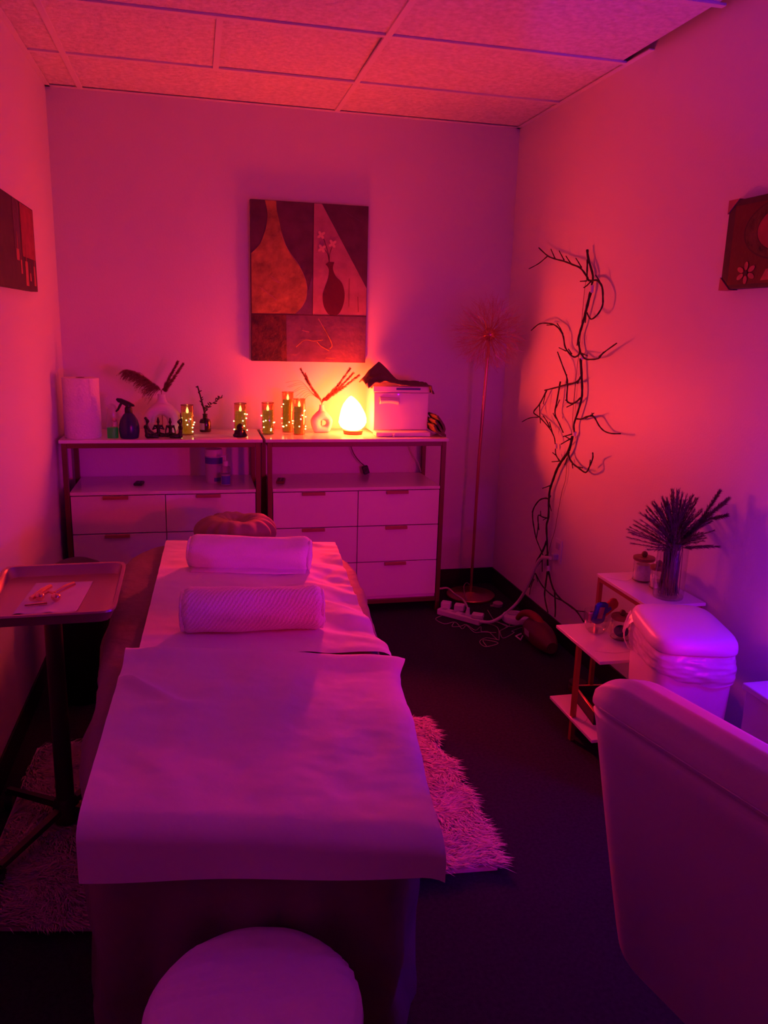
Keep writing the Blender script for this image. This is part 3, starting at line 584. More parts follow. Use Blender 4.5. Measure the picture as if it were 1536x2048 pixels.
MB().tube([(-.052, -.012, -.003), (-.030, .030, .004), (-.012, .062, .007)], [.0065, .0085, .0065], 12).build('handle', M['rosegold'], fr)
MB().tube([(.006, .012, .002), (.030, .042, .008), (.050, .066, .010)], [.0055, .008, .007], 12).build('handle', M['rosegold'], fr)
MB().tube([(-.030, .0, 0), (-.012, .022, .004), (.006, .012, .002), (.012, -.01, 0)], .004, 8).build('yoke', M['rosegold'], fr)
for x, y in ((-.030, -.006), (.014, -.018)):
    MB().sphere((x, y, .001), (.013, .013, .0115), 12, 8).build('massage_ball', M['rosegold'], fr)
mr = thing('mini_roller', 'small rose gold wand lying beside the massage roller on the napkin', 'massage tool', (-0.43, 2.185, 0.7405))
MB().tube([(-.035, -.004, 0), (.02, .006, 0)], [.003, .004], 8).build('handle', M['rosegold'], mr)
# domed black can by the cabinet leg
cn = thing('trash_can', 'black domed waste can between the tray stand and the left drawer cabinet', 'waste bin', (-0.475, 3.16, 0))
MB().lathe([(.092, 0), (.098, .01), (.125, .43), (.13, .44), (.13, .455)], n=32).build('body', M['black'], cn)
MB().lathe([(.132, .455), (.131, .475), (.118, .52), (.09, .555), (.05, .574), (.0, .578)], n=32).build('domed_lid', M['black'], cn)

# ------------------------------------------------------------------ armchair on the right, seen along its back
ch = thing('armchair', 'pale upholstered armchair with thick padded back in the right foreground', 'armchair', (1.0, 0.95, 0))
def chl(p): return loc(p, ch)
def back(u, v):      # v along the length (0 far .. 1 near), u round the section
    th = 0.17; zt = 0.860; zb = 0.265
    sec = [(0, zb), (0, .40), (0, .60), (0, .774), (.001, .790), (.010, .814), (.032, .847), (.065, zt), (.105, zt-.006), (.145, .818), (.165, .780), (.17, .60), (.17, .40), (.17, zb)]
    k = u*(len(sec)-1); i = min(int(k), len(sec)-2); f = k-i
    d = sec[i][0]*(1-f)+sec[i+1][0]*f; z = sec[i][1]*(1-f)+sec[i+1][1]*f
    hz = (z-zb)/(zt-zb)
    y_far = 1.280+0.066*min(1, hz*1.1)**0.8
    e = v**1.6
    y = y_far-0.98*e
    x = 0.792-0.084*hz+0.225*e+d
    if e < 0.13:                                   # rounded far edge
        q = (1-e/0.13)**2; x += (0.085-d)*0.62*q; z -= 0.060*q*max(0, hz-.8)/.2
    if 3.0 < k < 4.2: x += 0.006*math.sin((k-3.0)/1.2*PI)      # piped seam
    return chl((x, y, z))
bk = MB().grid(back, 66, 40)
nu, nv = 66, 40
bk.f.append(tuple(range(nu))); bk.f.append(tuple((nv-1)*nu+i for i in range(nu))[::-1])
bk.build('backrest', M['vinyl'], ch, angle=0.9)
MB().tube([chl(Vector(back(4.35/13, v/30))+Vector((1.0, .95, 0))+Vector((-.002, 0, 0))) for v in range(6, 31)], 0.0016, 6).build('piping', M['vinyl'], ch)
MB().box(chl((1.26, 0.72, .36)), (0.52, 0.62, 0.16)).build('seat', M['vinyl'], ch, bevel=0.03, seg=3)
MB().box(chl((1.28, 0.40, .45)), (0.50, 0.10, 0.34)).build('armrest', M['vinyl'], ch, bevel=0.03, seg=3)
for x, y in ((.98, 1.02), (.98, .42), (1.46, 1.0), (1.46, .42)):
    MB().tube([chl((x, y, 0)), chl((x, y, .285))], [.014, .022], 10).build('leg', M['wood'], ch)

# ------------------------------------------------------------------ waste bin with liner, white pedestal
bn = thing('pedal_bin', 'white rectangular bin with a domed lid and a liner bag folded over its rim', 'waste bin', (1.485, 2.085, 0), -0.262)
BW, BD = 0.262, 0.355
def rrect(w, d, u, e=6):
    q = 2*PI*u; c, s = math.cos(q), math.sin(q); k = (abs(c)**e+abs(s)**e)**(-1/e); return w/2*c*k, d/2*s*k
def bin_loop(prof, e=6, wob=None):
    def f(u, v):
        i = int(round(v*(len(prof)-1))); k, z = prof[i]; x, y = rrect(BW, BD, u, e); p = [x*k, y*k, z]
        if wob: p = wob(p, u, v)
        return p
    return f
pb = [(.0, 0), (.78, 0), (.80, .012), (.86, .20), (.92, .40), (.95, .55), (.95, .567), (.0, .567)]
MB().grid(bin_loop(pb), 80, len(pb), True).build('body', M['bin_white'], bn, angle=0.8)
pl_ = [(.93, .568), (.985, .570), (1.0, .575), (1.0, .586), (.985, .600), (.94, .611), (.84, .618), (.5, .622), (.0, .623)]
MB().grid(bin_loop(pl_, 5), 96, len(pl_), True).build('lid', M['bin_white'], bn, angle=1.2)
nl = 26
def liner(u, v):
    x, y = rrect(BW, BD, u, 5); hem = 0.490+0.014*math.sin(u*2*PI*2+.7)+0.016*N3(math.cos(u*6.283)*2, math.sin(u*6.283)*2, 5)
    z = 0.572+(hem-0.572)*v
    k = 0.962+0.040*math.sin(v*PI*.9)+0.034*N3(x*9, y*9, z*42)*min(1, v*3)+0.022*N3(x*24, y*24, z*95)*min(1, v*3)+0.022*v
    return (x*k, y*k, z)
lin = MB().grid(liner, 150, nl, True).build('liner_bag', M['bag'], bn, angle=3.2)
tw = MB().grid(lambda u, v: (-BW*.47-0.030*math.sin(v*PI)*(1-.3*u)+.006*N3(u*9, v*9, 1), 0.09+0.055*u+.01*N3(v*5, u*5), .47+.115*v+.02*u*(v-.5)), 12, 16).build('bag_corner', M['bag'], bn, angle=3.2)
pd = thing('white_pedestal', 'white square side table beside the bin at the right edge', 'side table', (1.632, 1.62, 0))
MB().box((0, 0, .49), (0.15, 0.50, 0.020)).build('table_top', M['bin_white'], pd, bevel=0.003)
MB().box((0, 0, .24), (0.135, 0.48, 0.48)).build('body', M['bin_white'], pd, bevel=0.003)

# ------------------------------------------------------------------ stepped marble and gold shelf
SY0, SY1 = 2.30, 2.65
sh = thing('tiered_shelf', 'three tier white marble shelf with gold frame against the right wall', 'shelf', (1.5, 2.47, 0))
def shl(p): return loc(p, sh)
Z3, Z2, Z1 = 0.594, 0.393, 0.095
MB().box(shl((1.597, 2.468, Z3-.006)), (0.222, 0.37, 0.012)).build('marble_shelf', M['marble'], sh, bevel=0.0015)
MB().box(shl((1.490, 2.475, Z2-.006)), (0.316, 0.35, 0.012)).build('marble_shelf', M['marble'], sh, bevel=0.0015)
MB().box(shl((1.490, 2.475, Z1-.006)), (0.320, 0.35, 0.012)).build('marble_shelf', M['marble'], sh, bevel=0.0015)
g = 0.016
for (x, y, z0, z1) in ((1.497, 2.64, 0, Z3-.012), (1.497, 2.295, 0, Z3-.012), (1.69, 2.64, 0, Z3-.012), (1.69, 2.295, 0, Z3-.012)):
    MB().box(shl((x, y, (z0+z1)/2)), (g, g, z1-z0)).build('post', M['gold'], sh, bevel=0.001)
for (x, y) in ((1.343, 2.475),):
    MB().box(shl((x, y, (Z2-.012)/2)), (g, g+.004, Z2-.012)).build('post', M['gold'], sh, bevel=0.001)
MB().box(shl((1.497, 2.468, Z3-.012-g/2)), (g, 0.345-g, g)).build('rail', M['gold'], sh, bevel=0.001)
MB().box(shl((1.594, 2.642, Z3-.012-g/2)), (0.18, g, g)).build('rail', M['gold'], sh, bevel=0.001)
for zz, x0, pts in ((Z2, 0, [(1.36, 2.39), (1.43, 2.36), (1.52, 2.38), (1.60, 2.44)]), (Z1, 0, [(1.35, 2.42), (1.39, 2.45), (1.43, 2.55)]), (Z3, 0, [(1.50, 2.60), (1.55, 2.55), (1.62, 2.60)])):
    MB().tube([shl((p.x, p.y, zz-.0006)) for p in smooth_path([(a, b, 0) for a, b in pts], 4)], 0.0012, 5).build('vein', M['vein'], sh)

def lid_jar(name, label, c, r, h, group=None):
    t = thing(name, label, 'jar', c, 0.3, group)
    MB().lathe([(r*.92, .001), (r, .006), (r, h-.004), (r*.97, h)], n=32, cap=False).lathe([(0, .001), (r*.92, .001), (r*.92, .004), (0, .004)], n=32, cap=False).build('glass_body', M['clear_glass'], t)
    for z in (.006, h-.002): MB().tube([(math.cos(2*PI*k/32)*r, math.sin(2*PI*k/32)*r, z) for k in range(33)], .0012, 5).build('rim', M['smoke_glass'], t)
    l = MB().lathe([(0, h), (r*1.10, h), (r*1.12, h+.005), (r*1.10, h+.010), (0, h+.011)], n=32).build('wooden_lid', M['acacia'], t)
    MB().sphere((0, 0, h+.021), .0115, 14, 10).build('knob', M['wood'], l)
    return t
j = lid_jar('lidded_jar', 'glass jar of cotton pads with wooden lid, left of the tall vase', (1.615, 2.545, Z3), 0.036, 0.083, 'lidded glass jars')
MB().lathe([(0, .006), (.029, .006), (.030, .012), (.030, .058), (.026, .064), (0, .066)], n=24).build('cotton_pads', M['cotton'], j)
j = lid_jar('lidded_jar', 'small glass jar with wooden lid half hidden behind the tall vase', (1.622, 2.455, Z3), 0.028, 0.074, 'lidded glass jars')
MB().lathe([(0, .006), (.022, .006), (.022, .030), (0, .034)], n=20).build('cotton_pads', M['cotton'], j)
j = lid_jar('lidded_jar', 'glass jar with wooden lid and a navy sponge inside, on the middle tier', (1.512, 2.485, Z2), 0.036, 0.080, 'lidded glass jars')
MB().sphere((0.002, 0, .028), (.027, .027, .022), 16, 10).build('sponge', M['navy_cloth'], j)
# candy glass
cg = thing('candy_glass', 'stemless glass bowl of wrapped sweets on the middle shelf tier', 'glass bowl', (1.455, 2.565, Z2))
MB().lathe([(.030, .002), (.038, .010), (.047, .035), (.050, .065), (.049, .082)], n=30, cap=False).build('glass_body', M['clear_glass'], cg)
MB().lathe([(0, .001), (.03, .001), (.032, .006), (0, .009)], n=24).build('glass_foot', M['clear_glass'], cg)
def candy(name, label, c, d, m, rot):
    t = thing(name, label, 'sweet', c); t.rotation_euler = rot
    def f(u, v):
        x, y = rrect(d[0], d[1], u, 4); k = math.sin(min(1, v*8)*PI/2)*math.sin(min(1, (1-v)*8)*PI/2); k = .55+.45*k
        return (x*k+.0015*N3(x*60, v*9), y*k+.0015*N3(y*60, v*9, 3), (v-.5)*d[2])
    MB().grid(f, 24, 16, True).build('wrapper', m, t, angle=3.2)
    return t
c1 = candy('wrapped_sweet', 'blue wrapped sweet standing in the glass bowl', (1.458, 2.553, Z2+.078), (.058, .016, .086), M['candy_blue'], (0.1, 0.15, 0.2))
MB().box((-.004, -.0098, .004), (.024, .001, .046)).build('foil_patch', M['candy_foil'], c1)
c1 = candy('wrapped_sweet', 'red wrapped sweet leaning out of the glass bowl', (1.493, 2.560, Z2+.092), (.044, .016, .092), M['candy_red'], (0.1, 0.95, 0.2))
MB().box((0, -.0098, -.004), (.016, .001, .026)).build('violet_patch', M['bluelabel'], c1)
MB().tube([(-.016, 0, .033), (.016, 0, .036)], .004, 6).build('dark_end', M['black'], c1)
candy('wrapped_sweet', 'pink foil sweet at the left side of the glass bowl', (1.428, 2.560, Z2+.060), (.024, .012, .05), M['candy_foil'], (0.2, -0.25, 0.1))
# open box on the lowest tier, tin on the floor
ob = thing('open_box', 'open dark box with a copper rim on the bottom tier of the marble shelf', 'box', (1.49, 2.50, Z1), -0.12)
w_, d_2, h_ = 0.18, 0.22, 0.05
mb = MB(); mb.box((0, 0, .003), (w_, d_2, .006))
for sx in (-1, 1): mb.box((sx*(w_/2-.003), 0, h_/2), (.006, d_2, h_)); mb.box((0, sx*(d_2/2-.003), h_/2), (w_, .006, h_))
mb.build('body', M['box_dark'], ob)
mb = MB()
for sx in (-1, 1): mb.box((sx*(w_/2-.003), 0, h_+.002), (.009, d_2+.003, .004)); mb.box((0, sx*(d_2/2-.003), h_+.002), (w_, .009, .004))
mb.build('rim', M['brass'], ob, bevel=.001)
tn = thing('round_tin', 'small dark round tin on the floor behind the marble shelf post', 'tin', (1.56, 2.86, 0))
MB().lathe([(0, 0), (.036, 0), (.038, .004), (.038, .024), (.036, .027), (0, .028)], n=26).build('body', M['maroon_plastic'], tn)
MB().lathe([(0, .028), (.038, .0285), (.039, .034), (.036, .040), (0, .042)], n=26).build('lid', M['box_dark'], tn)

# ------------------------------------------------------------------ tall vase of dried grass
gv = thing('glass_vase', 'tall clear glass cylinder vase full of dried stems on the marble shelf', 'vase', (1.607, 2.36, Z3))
MB().lathe([(.050, .001), (.052, .006), (.052, .205)], n=32, cap=False).lathe([(0, .0005), (.050, .001), (.050, .010), (0, .012)], n=32, cap=False).build('glass_body', M['clear_glass'], gv)
rim = MB().tube([(math.cos(2*PI*k/32)*.052, math.sin(2*PI*k/32)*.052, .205) for k in range(33)], .0013, 5); rim.build('rim', M['clear_glass'], gv)
def plume(name, label, base, path, m, rad, nblade, blen, droop=0.3, group=None, head=0.45, stem_r=0.0013, wid=0.0012, seed=0, cat='dried grass'):
    """a stem with a feathery head: blades grow from the last part of the stem"""
    t = thing(name, label, cat, base, 0, group); rg = random.Random(seed)
    pts = smooth_path([Vector(p)-Vector(base) for p in path], 6); k = len(pts)
    MB().tube(pts, [stem_r*(1.1-.6*i/k) for i in range(k)], 5).build('stem', M['stemmat'] if m is not M['grass_dark'] else M['grass_dark'], t)
    vs, fs = [], []; i0 = int((k-1)*(1-head))
    for b in range(nblade):
        u = rg.random(); fi = i0+(k-1-i0)*u; i = min(int(fi), k-2); p = pts[i].lerp(pts[i+1], fi-i); tn_ = (pts[i+1]-pts[i]).normalized()
        a = tn_.orthogonal().normalized(); c = tn_.cross(a); q = rg.random()*2*PI; o = a*math.cos(q)+c*math.sin(q)
        taper = (math.sin(min(1, u*3.2)*PI/2))*(1-.55*u)
        L = blen*rg.uniform(.6, 1.15)*taper+.004
        dr = tn_*rg.uniform(.6, 1.0)+o*rad*rg.uniform(.4, 1.2); dr.normalize()
        mid = p+dr*L*.6; tip = p+dr*L+Vector((0, 0, -droop*L*rg.uniform(.3, 1)))
        s = dr.cross(Vector((rg.random()-.5, rg.random()-.5, rg.random()-.5))).normalized()*wid*rg.uniform(.7, 1.4)
        n0 = len(vs); vs += [p-s*.5, p+s*.5, mid+s, mid-s, tip]; fs += [(n0, n0+1, n0+2, n0+3), (n0+3, n0+2, n0+4)]
    h = MB().add(vs, fs).build('plume', m, t, smooth=False); tag(h, kind='stuff')
    return t
gx, gy, gz = 1.607, 2.36, Z3
rg = random.Random(12)
GL = 'dried plum coloured grass stem fanning out of the tall glass vase'
for k in range(120):
    a = rg.random()*2*PI; r0 = .036*math.sqrt(rg.random())
    base = (gx+math.cos(a)*r0, gy+math.sin(a)*r0, gz+.014)
    th = rg.uniform(PI*0.62, PI*1.72) if k % 6 else rg.uniform(-.6, .6); fan = rg.uniform(.02, 1.0)     # lean away from the wall
    lean = 0.165*fan; up = 0.37-0.17*fan**2.0+rg.uniform(-.025, .025)
    dx, dy = math.cos(th)*lean, math.sin(th)*lean*.9
    tx = min(gx+dx, XR-.02)
    path = [base, (gx+math.cos(a)*r0*.55+dx*.12, gy+math.sin(a)*r0*.55+dy*.12, gz+.17), (gx+(tx-gx)*.36, gy+dy*.36, gz+.16+(up-.16)*.55), (tx, gy+dy, gz+up)]
    plume('dried_grass', GL, base, path, M['grass_dark'], .36, 170, .022, .1, 'dried grass in the tall glass vase', .42, .0012, .00042, k)
for k, (tx, ty, tz) in enumerate(((1.672, 2.21, .965), (1.668, 2.235, 1.0), (1.655, 2.17, .99), (1.672, 2.19, .93))):
    base = (gx+.01*k-.01, gy, gz+.014)
    plume('dried_grass', 'long feathery dried plume at the right side of the tall glass vase', base, [base, (gx+.01, gy-.01, gz+.17), (gx+.035, gy-.07, gz+.28), (tx, ty, tz)], M['grass_dark'], .5, 1100, .030, .1, 'long plumes in the tall glass vase', .62, .0014, .0005, 100+k)
# ------------------------------------------------------------------ things on the cabinet tops
pt = thing('paper_towel_roll', 'white paper towel roll standing in the corner on the left cabinet', 'paper towel', (-0.533, 4.01, CT))
def ptf(u, v):
    q = 2*PI*u; prof = [(.020, .281), (.06, .282), (.081, .281), (.083, .277), (.083, .20), (.084, .10), (.084, .004), (.081, 0), (.02, 0)]
    i = int(round(v*(len(prof)-1))); r, z = prof[i]; r2 = r*(1+.012*N3(math.cos(q)*2, math.sin(q)*2, z*7)) if r > .07 else r
    return (r2*math.cos(q), r2*math.sin(q), z)
MB().grid(ptf, 60, 9, True).build('roll', M['paper_towel'], pt, angle=.9)
MB().lathe([(.0205, .001), (.0205, .2815), (.019, .2815), (.019, .001)], n=24, cap=False).build('cardboard_core', M['cardboard'], pt)
MB().add([(-.07, -.049, .003), (.05, -.068, .003), (.052, -.070, .276), (-.068, -.051, .276)], [(0, 1, 2, 3)]).build('loose_sheet', M['paper_towel'], pt, solid=.001)
cl = thing('glass_dome', 'small clear glass dome on a green base between paper towels and blue spray bottle', 'glass dome', (-0.395, 3.975, CT))
MB().lathe([(.0, 0), (.0255, 0), (.026, .004), (.026, .044), (.024, .050), (0, .051)], n=26).build('base', M['green'], cl)
MB().lathe([(.026, .05), (.0275, .06), (.0275, .125), (.025, .143), (.017, .156), (.007, .162), (0, .163)], n=28).build('dome', M['clear_glass'], cl)
MB().sphere((.010, 0, .085), (.012, .012, .010), 10, 8).tube([(0, 0, .05), (.010, 0, .085)], .0015, 5).build('flower', M['p_petal'], cl)
sp = thing('spray_bottle', 'navy blue round spray bottle with black trigger head on the left cabinet', 'spray bottle', (-0.318, 3.965, CT))
MB().lathe([(0, 0), (.040, 0), (.044, .006), (.048, .035), (.047, .060), (.041, .086), (.028, .108), (.018, .120), (.016, .126), (0, .126)], n=32).build('bottle', M['navy_plastic'], sp)
MB().lathe([(.017, .120), (.018, .122), (.017, .145), (.013, .148), (.013, .160), (0, .160)], n=20).build('collar', M['black'], sp)
hd = MB(); hd.prism([(-.055, .184), (-.050, .190), (-.030, .188), (.006, .172), (.026, .160), (.030, .152), (.012, .150), (-.010, .152), (-.030, .165), (-.046, .172)], -.011, .011, lambda p, q, d: (p, d, q)); hd.build('spray_head', M['black'], sp, bevel=.002)
MB().tube([(-.030, 0, .168), (-.040, 0, .150), (-.048, 0, .135), (-.058, 0, .126)], [.006, .006, .005, .004], 8).build('trigger', M['black'], sp)

def donut_vase(name, label, c, w, h, hole, neck_r, th, rz=0):
    t = thing(name, label, 'vase', c, rz)
    N = 56; hx, hz, hrx, hrz = hole; zc = h*0.42
    def outer(q):
        x = math.cos(q); z = math.sin(q)
        if z >= 0:                                       # shoulders rising to the neck
            f = (max(0, z))**1.35; X = (w/2)*x*(1-.30*f); Z = zc+z*(h*.80-zc)
        else: X = (w/2)*x*(1+.10*abs(z)*abs(x)); Z = zc+z*zc*1.0; Z = max(0.0, zc-zc*min(1, abs(z)*1.25)**.9); X = (w/2)*(abs(x)**.55)*(1 if x > 0 else -1)*(1-.18*min(1, abs(z)))
        return X, Z
    vs = []; Mn = 20
    for i in range(N):
        q = 2*PI*i/N; ox, oz = outer(q); ix, iz = hx+hrx*math.cos(q), hz+hrz*math.sin(q)
        cx, cz = (ox+ix)/2, (oz+iz)/2; ax, az = (ox-ix)/2, (oz-iz)/2
        for k in range(Mn):
            a = 2*PI*k/Mn; ca = math.cos(a); sa = math.sin(a); ca = abs(ca)**.8*(1 if ca > 0 else -1)
            vs.append((cx+ax*ca, th*sa*(.75+.25*(1 if oz < h*.6 else .8)), cz+az*ca))
    fs = [(i*Mn+k, i*Mn+(k+1) % Mn, ((i+1) % N)*Mn+(k+1) % Mn, ((i+1) % N)*Mn+k) for i in range(N) for k in range(Mn)]
    mb = MB().add(vs, fs)
    nz = h*.80
    mb.lathe([(w*.36, nz-h*.20), (w*.27, nz-h*.085), (neck_r*1.5, nz-h*.01), (neck_r*1.12, nz+h*.07), (neck_r, h*.95), (neck_r*1.05, h), (neck_r*.8, h), (neck_r*.75, h*.85), (0, h*.84)], n=32, sy=min(1, th/(w*.36)*1.0), cap=False)
    mb.build('body', M['ceramic'], t, angle=1.2)
    return t
V1 = (-0.170, 4.13, CT); V2 = (0.640, 4.15, CT)
donut_vase('donut_vase', 'white ceramic donut vase with an arched opening behind the little yoga figurines', V1, 0.186, 0.196, (-.006, .052, .030, .040), .0185, .045)
donut_vase('donut_vase', 'small white ceramic donut vase with a round hole beside the glowing salt lamp', V2, 0.118, 0.145, (.008, .050, .0165, .0145), .012, .030)
def vstem(label, V, h, path, rad, nb, bl, droop, seed, m=M['pampas'], head=.6, wid=.0016, group=None):
    b = (V[0], V[1], V[2]+.03); plume('pampas_stem', label, b, [b, (V[0], V[1], V[2]+h+.005)]+path, m, rad, nb, bl, droop, group, head, .0016, wid, seed)
t = thing('pampas_stem', 'big drooping pampas plume leaning left out of the donut vase by the figurines', 'dried grass', (V1[0], V1[1], V1[2]+.03))
rg = random.Random(31); o0 = Vector((V1[0], V1[1], V1[2]+.03))
main = [p-o0 for p in smooth_path([o0, (V1[0], V1[1], 1.140), (-.195, 4.125, 1.172), (-.235, 4.12, 1.208), (-.285, 4.11, 1.238), (-.325, 4.10, 1.250)], 8)]
MB().tube(main, .0016, 6).build('stem', M['stemmat'], t); vs, fs = [], []
for k in range(340):
    u = rg.random()**.9; i = 10+int((len(main)-12)*u); p0 = main[i]; tn_ = (main[i+1]-main[i]).normalized()
    side = Vector((rg.uniform(-.6, .25), rg.uniform(-.5, .5), rg.uniform(-1.0, .55))); d = (tn_*rg.uniform(.5, 1.2)+side*.75).normalized(); L = rg.uniform(.045, .105)*(1-.40*u)
    q = p0.copy(); step = L/7
    for j in range(7):
        n_ = q+d*step
        for h in range(7):
            f = q.lerp(n_, rg.random()); w_ = (d+Vector((rg.uniform(-1, 1), rg.uniform(-1, 1), rg.uniform(-1, .7)))*.55).normalized()*rg.uniform(.008, .016)*(1-.08*j); sd = w_.orthogonal().normalized()*.0007
            n0 = len(vs); vs += [f-sd, f+sd, f+w_]; fs.append((n0, n0+1, n0+2))
        q = n_; d = (d+Vector((-.05, 0, -.20))).normalized()
tag(MB().add(vs, fs).build('plume', M['pampas'], t, smooth=False), kind='stuff')
vstem('left of the two narrow reed plumes rising right from the donut vase by the figurines', V1, .196, [(-.155, 4.13, 1.165), (-.125, 4.125, 1.225), (-.087, 4.12, 1.295)], .6, 1100, .023, .1, 4, head=.66, wid=.0009)
vstem('right of the two narrow reed plumes rising right from the donut vase by the figurines', V1, .196, [(-.150, 4.12, 1.160), (-.110, 4.115, 1.215), (-.063, 4.11, 1.285)], .6, 1100, .023, .1, 5, head=.66, wid=.0009)
vstem('long reed plume leaning left from the small donut vase below the painting', V2, .145, [(.610, 4.14, 1.14), (.565, 4.13, 1.20), (.525, 4.12, 1.270)], .5, 900, .020, .15, 6, head=.75, wid=.0009)
vstem('shorter reed plume leaning left from the small donut vase, inner one', V2, .145, [(.615, 4.13, 1.13), (.575, 4.12, 1.19), (.548, 4.115, 1.245)], .5, 700, .018, .15, 16, head=.7, wid=.0009)
for k, (x, y, z) in enumerate(((.785, 4.14, 1.275), (.800, 4.13, 1.252), (.825, 4.10, 1.243))):
    vstem(('left of the three reed plumes leaning right toward the salt lamp', 'middle of the three reed plumes leaning right toward the salt lamp', 'right of the three reed plumes leaning right toward the salt lamp')[k], V2, .145, [(V2[0]+.025, V2[1], 1.12), ((V2[0]+x)/2+.01, V2[1]-.01, (1.10+z)/2), (x, y, z)], .6, 1100, .023, .1, 7+k, head=.74, wid=.0009)
for k in range(9):
    b = (V2[0], V2[1], V2[2]+.03); x = .535-.012*k+.004*(k % 3); z = 1.105+.012*k-(.01*(k % 2))
    pth = [b, (V2[0], V2[1], V2[2]+.15), (.610-.004*k, 4.13, 1.125+.004*k), (.570-.006*k, 4.12, 1.138+.009*k), (x, 4.115, z)]
    t = thing('grass_blade', 'thin curved grass blade arching left over the candles from the small donut vase', 'dried grass', b, 0, 'thin grass arching over the candles')
    MB().tube([Vector(p)-Vector(b) for p in smooth_path(pth, 6)], .0008, 4).build('blade', M['stemmat'], t)

# yoga figurines
def figurine(name, label, c, joints, edges, rz=0, s=1.0, cat='figurine', base=None):
    t = thing(name, label, cat, c, rz, 'black figurines on the left cabinet')
    blob('body', [(x*s, y*s, z*s, r*s) for x, y, z, r in joints], edges, M['blackstone'], t)
    return t
# front-facing seated: pelvis,belly,chest,neck,head,bun | thighs/shins | arms
def lotus(arms):
    J = [(0, 0, .012, .014), (0, 0, .030, .0095), (0, 0, .049, .0115), (0, 0, .062, .0045), (0, 0, .075, .0085), (0, .001, .085, .0060), (0, .001, .093, .0042),
         (-.022, -.010, .010, .0095), (-.040, -.016, .008, .0075), (-.012, -.026, .007, .006), (.022, -.010, .010, .0095), (.040, -.016, .008, .0075), (.012, -.028, .008, .006)]
    E = [(0, 1), (1, 2), (2, 3), (3, 4), (4, 5), (5, 6), (0, 7), (7, 8), (8, 9), (0, 10), (10, 11), (11, 12)]
    if arms == 'prayer': J += [(-.017, 0, .054, .0055), (-.026, -.006, .038, .0045), (-.003, -.018, .046, .0035), (.017, 0, .054, .0055), (.026, -.006, .038, .0045), (.003, -.018, .046, .0035)]
    else: J += [(-.017, 0, .054, .0055), (-.023, -.004, .034, .0042), (-.024, -.014, .018, .0036), (.017, 0, .054, .0055), (.023, -.004, .034, .0042), (.024, -.014, .018, .0036)]
    return J, E+[(2, 13), (13, 14), (14, 15), (2, 16), (16, 17), (17, 18)]
J, E_ = lotus('prayer'); figurine('yoga_figurine', 'small black seated figurine with hands joined at the chest', (-.186, 4.015, CT), J, E_, 0, .97)
J, E_ = lotus('knees'); figurine('yoga_figurine', 'small black seated figurine with hands resting on its knees', (-.129, 4.010, CT), J, E_, 0, .95)
J = [(0, 0, .013, .014), (-.004, 0, .032, .0105), (-.006, 0, .052, .0120), (-.002, 0, .066, .0050), (.001, 0, .080, .0090), (-.007, 0, .093, .0068),
     (.024, -.009, .010, .0085), (.044, -.004, .008, .0065), (.024, .009, .010, .0085), (.040, .004, .007, .0060), (-.002, -.013, .058, .0050), (.008, -.015, .036, .0042), (.028, -.012, .020, .0036), (-.002, .013, .058, .0050), (.008, .015, .036, .0042), (.028, .012, .020, .0036)]
E_ = [(0, 1), (1, 2), (2, 3), (3, 4), (4, 5), (0, 6), (6, 7), (0, 8), (8, 9), (2, 10), (10, 11), (11, 12), (2, 13), (13, 14), (14, 15)]
figurine('yoga_figurine', 'small black seated figurine with a hair bun, leftmost and seen in profile', (-.233, 3.955, CT), J, E_, 0, 1.03)
J = [(0, 0, .013, .014), (.003, 0, .032, .0105), (.004, 0, .052, .0120), (.001, 0, .066, .0050), (-.003, 0, .079, .0088), (.002, 0, .088, .0060),
     (-.024, -.009, .010, .0085), (-.044, -.004, .008, .0065), (-.024, .009, .010, .0085), (-.040, .004, .007, .0060),
     (.005, -.012, .062, .0048), (.010, -.012, .084, .0040), (.006, -.003, .108, .0034), (.005, .012, .062, .0048), (.010, .012, .084, .0040), (.006, 0, .121, .0022)]
E_ = [(0, 1), (1, 2), (2, 3), (3, 4), (4, 5), (0, 6), (6, 7), (0, 8), (8, 9), (2, 10), (10, 11), (11, 12), (2, 13), (13, 14), (14, 12), (12, 15)]
figurine('yoga_figurine', 'small black figurine with arms raised above its head, rightmost beside a candle', (-.083, 3.950, CT), J, E_, 0, 1.0)
J = [(0, 0, .012, .021), (0, 0, .024, .019), (0, 0, .036, .010), (0, -.002, .046, .0175), (0, 0, .052, .0150),
     (-.020, -.008, .010, .011), (-.027, -.014, .010, .008), (.020, -.008, .010, .011), (.027, -.014, .010, .008), (-.020, -.002, .028, .0075), (-.024, -.010, .018, .006), (.020, -.002, .028, .0075), (.024, -.010, .018, .006)]
E_ = [(0, 1), (1, 2), (2, 3), (3, 4), (0, 5), (5, 6), (0, 7), (7, 8), (1, 9), (9, 10), (1, 11), (11, 12)]
figurine('monk_figurine', 'squat black round headed figurine in front of the second candle', (.206, 3.985, CT), J, E_, 0, 1.02)

